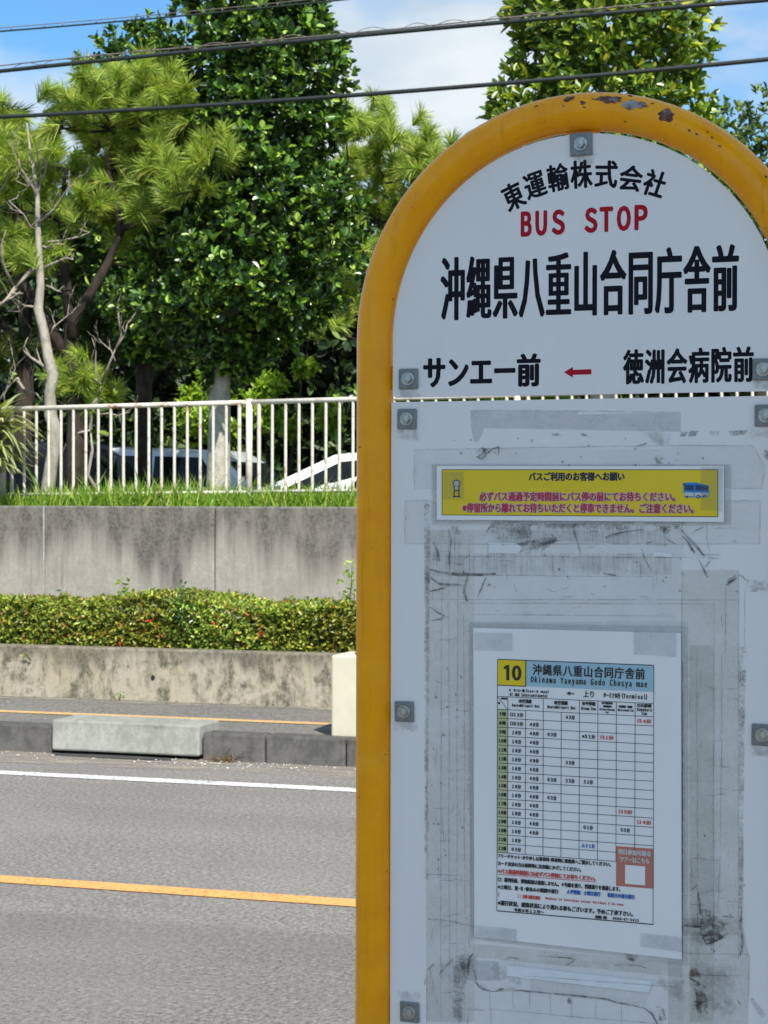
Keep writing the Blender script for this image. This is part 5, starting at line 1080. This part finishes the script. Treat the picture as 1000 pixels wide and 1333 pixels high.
notice_polys(nt, nx, nz, 'bus_icon_lights', [circ(909.6, 646.6, 1.0, 10), circ(918.4, 645.8, 0.9, 10), [(892.4, 642.6), (894.4, 642.6), (894.4, 644), (892.4, 644)], [(900.8, 642.8), (903, 642.8), (903, 644.2), (900.8, 644.2)]], 'ink_white', D1 + 0.00085)
for qd in ([(577, 614), (605, 614), (605, 650), (577, 650)], [(913, 608), (942, 608), (941, 666), (913, 664)]): notice_polys(nt, nx, nz, 'corner_tape', [qd], 'film_notice', D1 + 0.0013)

# timetable
tt_, tx, tzz = sheet_root('timetable', 752, 1030, 'white bus timetable sheet numbered 10 taped below the yellow notice', 'timetable')
paper_sheet(tt_, tx, tzz, 'laminate', [(611, 810), (895, 815), (895.5, 1256), (612, 1222)], 'laminate', D1 - 0.0003, 0.0002)
paper_sheet(tt_, tx, tzz, 'paper', [(617, 817), (887, 824), (888, 1248.5), (618.5, 1218.5)], 'paper', D1 + 0.0002)
DT = D1 + 0.0004
XL = SP(648.3, 1000)[0]; XR = SP(851.6, 1000)[0]
SR = R_(-0.35)                                   # the sheet hangs a little askew
def TP(px, v):
    """column px (read at y = 1000), row v (read along the left edge) -> plate point"""
    x = SP(px, 1000)[0]; z = SP(648.3, v)[1]; return (x, z + (x - XL) * math.tan(SR))
def tquad(l, t, r, b): return [SPi(*TP(l, t)), SPi(*TP(r, t)), SPi(*TP(r, b)), SPi(*TP(l, b))]
notice_polys(tt_, tx, tzz, 'number_field', [tquad(648.3, 858, 685, 891.5)], 'ink_yellow', DT)
notice_polys(tt_, tx, tzz, 'title_field', [tquad(685.6, 858, 851.6, 891.5)], 'ink_sky', DT)
notice_polys(tt_, tx, tzz, 'hour_column', [tquad(648.3, 922.8, 662, 1109)], 'ink_lime', DT)
notice_polys(tt_, tx, tzz, 'tour_box', [tquad(803.2, 1089.5, 852, 1140)], 'ink_pink', DT + 0.00008)
notice_polys(tt_, tx, tzz, 'blank_square', [tquad(815, 1112.5, 841, 1136.5)], 'paper', DT + 0.00014)
cols = [648.3, 662, 685, 708, 731.4, 755, 779, 803, 827.4, 851.6]; rows = [906.2] + [922.8 + 11.64 * i for i in range(17)]
lines = []; lw_ = 0.65
for i, v in enumerate(rows):
    r_e = 851.6 if i < 16 else 803; lines.append(tquad(648.3, v - lw_ / 2, r_e, v + lw_ / 2))
for j, x_ in enumerate(cols):
    t_ = 906.2 if j not in (2, 4) else 922.8
    lines.append(tquad(x_ - lw_ / 2, t_ if j not in (0, 9) else 858, x_ + lw_ / 2, rows[-1] if j not in (0, 9) else 1185))
lines += [tquad(648.3, 857.4, 851.6, 858.4), tquad(648.3, 891, 685.4, 892), tquad(684.6, 858, 685.6, 892), tquad(648.3, 1184.4, 851.6, 1185.6)]
p0_, p1_ = TP(648.3, 906.2), TP(662, 922.8); lines.append([SPi(p0_[0], p0_[1]), SPi(p0_[0] + 0.0006, p0_[1]), SPi(*p1_), SPi(p1_[0] - 0.0006, p1_[1])])
notice_polys(tt_, tx, tzz, 'ruled_lines', lines, 'ink_black', DT + 0.0002)
def tt_text(name, items, m, d=DT + 0.0005):
    acc = ([], [])
    for s_, l, r, t, b, *bo in items:
        s_ = ''.join(chr(ord(ch) + 0xFEE0) if 33 <= ord(ch) <= 126 else ('\u3000' if ch == ' ' else ch) for ch in s_)
        a = TP(l, (t + b) / 2); e = TP(r, (t + b) / 2); c_t = TP((l + r) / 2, t); c_b = TP((l + r) / 2, b); bo = (bo[0] if bo else 0.22) + 0.08
        add_text(acc, s_, a[0], e[0], c_b[1], c_t[1], d, bo * PX, bo * 0.7 * PX, 6, SR)
    return reparent(from_acc(name, acc, M[m], None), tt_, tx, tzz)
blk = []; red_ = []; blu = []
tt_text('route_number', [('0', 667.2, 679.5, 864.8, 884.6, 1.1)], 'ink_black')
notice_polys(tt_, tx, tzz, 'route_digit', [[SPi(*TP(a_, b_)) for a_, b_ in ((660.3, 864.8), (663.6, 864.8), (663.6, 884.6), (659.9, 884.6), (659.9, 869.6), (656.6, 870.4), (656.6, 867.6))]], 'ink_black', DT + 0.0005)
tt_text('title', [('沖縄県八重山合同庁舎前', 694, 840, 862, 876.5, 0.3), ('Okinawa Yaeyama Godo Chosya mae', 691.5, 843, 877.5, 888.5, 0.25)], 'ink_black')
blk += [('9 サンエー前(San-A mae)', 663.5, 715, 895, 899.6), ('87 ANA Intercontinental', 664.5, 713.5, 900.4, 905), ('←', 738, 748.5, 895.8, 900.4, .45), ('上り', 760, 774, 893.5, 902, .2), ('ターミナル行(Terminal)', 786, 843, 894.5, 902, .25)]
blk += [('④空港線', 676, 693, 908, 913.5), ('Route④Airport Bus', 667.5, 703, 914.4, 919.6), ('⑩空港線', 722, 740, 907.8, 913.5), ('Route⑩Airport Bus', 713.5, 750, 914.2, 919.6), ('⑥平野線', 758.5, 776, 907.4, 912.6), ('Hirano line', 757.5, 776.5, 914, 918.6),
        ('⑥平野伊原', 784, 798.5, 906.8, 910), ('間廻路線', 786, 797, 911, 914), ('Hirano-Ibaruma', 781.5, 801, 914.8, 918), ('line', 789, 793, 918.6, 921.4), ('②西回一周線', 806, 824, 910, 913.6), ('West-around line', 805, 825.5, 914.6, 917.8), ('①川原線', 830, 849, 906.8, 911.6), ('Kawahara', 830, 849, 912, 916.6), ('line', 836, 843, 917, 921.4), ('路線名', 653, 661, 907.2, 910), ('時', 649.2, 652, 913, 916.5)]
CXs = [(cols[i] + cols[i + 1]) / 2 for i in range(9)]
def cell(j, i, s_, w_=13.5): v = rows[1] + 11.64 * i; c = CXs[j]; return (s_, c - w_ / 2, c + w_ / 2, v + 3.2, v + 8.8, 0.26)
for i in range(16):
    blk.append(cell(0, i, '%d時' % (7 + i), 9.0 if i < 3 else 10.6))
    if i == 0: blk.append(cell(1, i, '□13分', 17))
    elif i == 1: blk += [cell(1, i, '□03分', 17), cell(2, i, '48分', 12)]
    elif i < 14: blk += [cell(1, i, '18分', 12), cell(2, i, '48分', 12)]
    elif i == 14: blk.append(cell(1, i, '18分', 12))
    else: blk.append(cell(1, i, '03分', 12.5))
blk += [cell(4, 0, '43分', 12), cell(3, 2, '03分', 12), cell(5, 2, '※51分', 17), cell(4, 5, '33分', 12), cell(3, 7, '03分', 12), cell(4, 7, '33分', 12), cell(5, 7, '51分', 12), cell(3, 9, '03分', 12), cell(5, 12, '01分', 12.5), cell(7, 12, '55分', 12)]
red_ += [cell(8, 0, '(54分)', 18), cell(6, 2, '(51分)', 17), cell(7, 10, '(35分)', 17.5), cell(8, 11, '(14分)', 18)]
blu += [cell(5, 14, '△31分', 17.5)]
blk += [('フリーチケット･かりゆしは乗車時･降車時に乗務員へご提示してください。', 649, 796.5, 1110.4, 1116.2), ('カード決済の方は乗降時に決済機にかざしてください。', 649.4, 758, 1120, 1126), ('□:裁判所前、博物館前は通過しません。4号線を通り、桟橋通りを通過します。', 649.6, 809, 1140.8, 1147), ('※土曜日、夏･冬･春休みの期間中運行', 649.6, 728.5, 1150.6, 1156.6), ('※運行状況、道路状況により遅れる事もございます。予めご了承下さい。', 649.6, 825.5, 1170.8, 1177.6, .3), ('令和6年12月～', 670.5, 710, 1179.2, 1184.0, .25), ('東運輸(株)  0980-87-5423', 776, 833, 1179.4, 1183.8, .25)]
red_ += [('※バス通過時間前には必ずバス停前にてお待ちください。', 649.6, 777, 1129.8, 1136.2, .3), ('(        ):日曜･祝祭日運休', 650, 705, 1161, 1166.4), ('Mondays to Saturdays except holidays & 23.June', 711.5, 813, 1161.4, 1165.6, .18)]
blu += [('△平野線:土曜日運行  祝祭日の前日運行', 739, 828, 1149.4, 1155.4, .26)]
tt_text('black_print', blk, 'ink_black'); tt_text('red_print', red_, 'ink_pale_red'); tt_text('blue_print', blu, 'ink_blue')
notice_polys(tt_, tx, tzz, 'red_underline', [tquad(649.6, 1137, 777, 1137.7)], 'ink_pale_red', DT + 0.0003)
tt_text('tour_print', [('明日参加可能な', 806, 849, 1092.5, 1099.8, .3), ('ツアーはこちら', 808, 846.5, 1102, 1109, .3)], 'ink_white')
for qd in ([(619, 823), (668.5, 824), (668.5, 847.5), (619, 846)], [(826, 821), (881.5, 823), (881.5, 855), (826, 851.5)], [(620, 1203.5), (674, 1208.5), (674, 1224), (620, 1217.5)], [(834.5, 1213.5), (888, 1219), (888, 1238.5), (834.5, 1231.5)]):
    notice_polys(tt_, tx, tzz, 'corner_tape', [qd], 'film_grey', DT + 0.0012)
acc = ([], []); rib(acc, [(866, 823), (868, 1244)], 0.7, DT + 0.0003); rib(acc, [(620, 1210), (888, 1234)], 0.7, DT + 0.0003); reparent(from_acc('fold_line', acc, M['smudge'], None), tt_, tx, tzz)

# unseen tree added on the near pavement so that its crown shades the sign
c0 = Vector((SC.x, SC.y, 1.55)) + sv * 3.9
locN = (c0.x + 0.35, c0.y - 0.9, 0.12)
tN = tree('shade_caster_tree', 'unseen leafy tree added on the near pavement to shade the bus stop sign', 'tree', locN)
VV = []; FF = []; off = 0; mb = MB()
for j, (dx, dy, dz, r) in enumerate([(0, 0, 0, 0.95), (0.6, -0.5, 0.1, 0.8), (-0.45, -0.5, 0.15, 0.75), (0.1, -0.8, 0.55, 0.8), (0.5, 0.3, 0.45, 0.7), (-0.35, 0.25, 0.5, 0.65)]):
    c = c0 + Vector((dx, dy, dz)); P, D = blob_crown(c, (r, r, r * 0.8), int(760 * r), 200 + j, 0.55, 0.2); V, F = rosettes(P, D, 7, 0.13, 0.075); VV.append(V); FF.append(F + off); off += len(V)
    tube_local(mb, [Vector(locN) + Vector((0, 0, 2.3)), (Vector(locN) + Vector((0, 0, 2.3)) + c) / 2, c], [0.06, 0.04, 0.015], locN, 6)
obj_np('crown', to_local(np.concatenate(VV), locN), [np.concatenate(FF)], M['fukugi'], tN)
tube_local(mb, [Vector(locN) - Vector((0, 0, 0.1)), Vector(locN) + Vector((0.02, 0, 1.2)), Vector(locN) + Vector((0, 0, 2.4))], [0.11, 0.09, 0.075], locN, 10); mb.build('trunk', M['bark_grey'], tN)
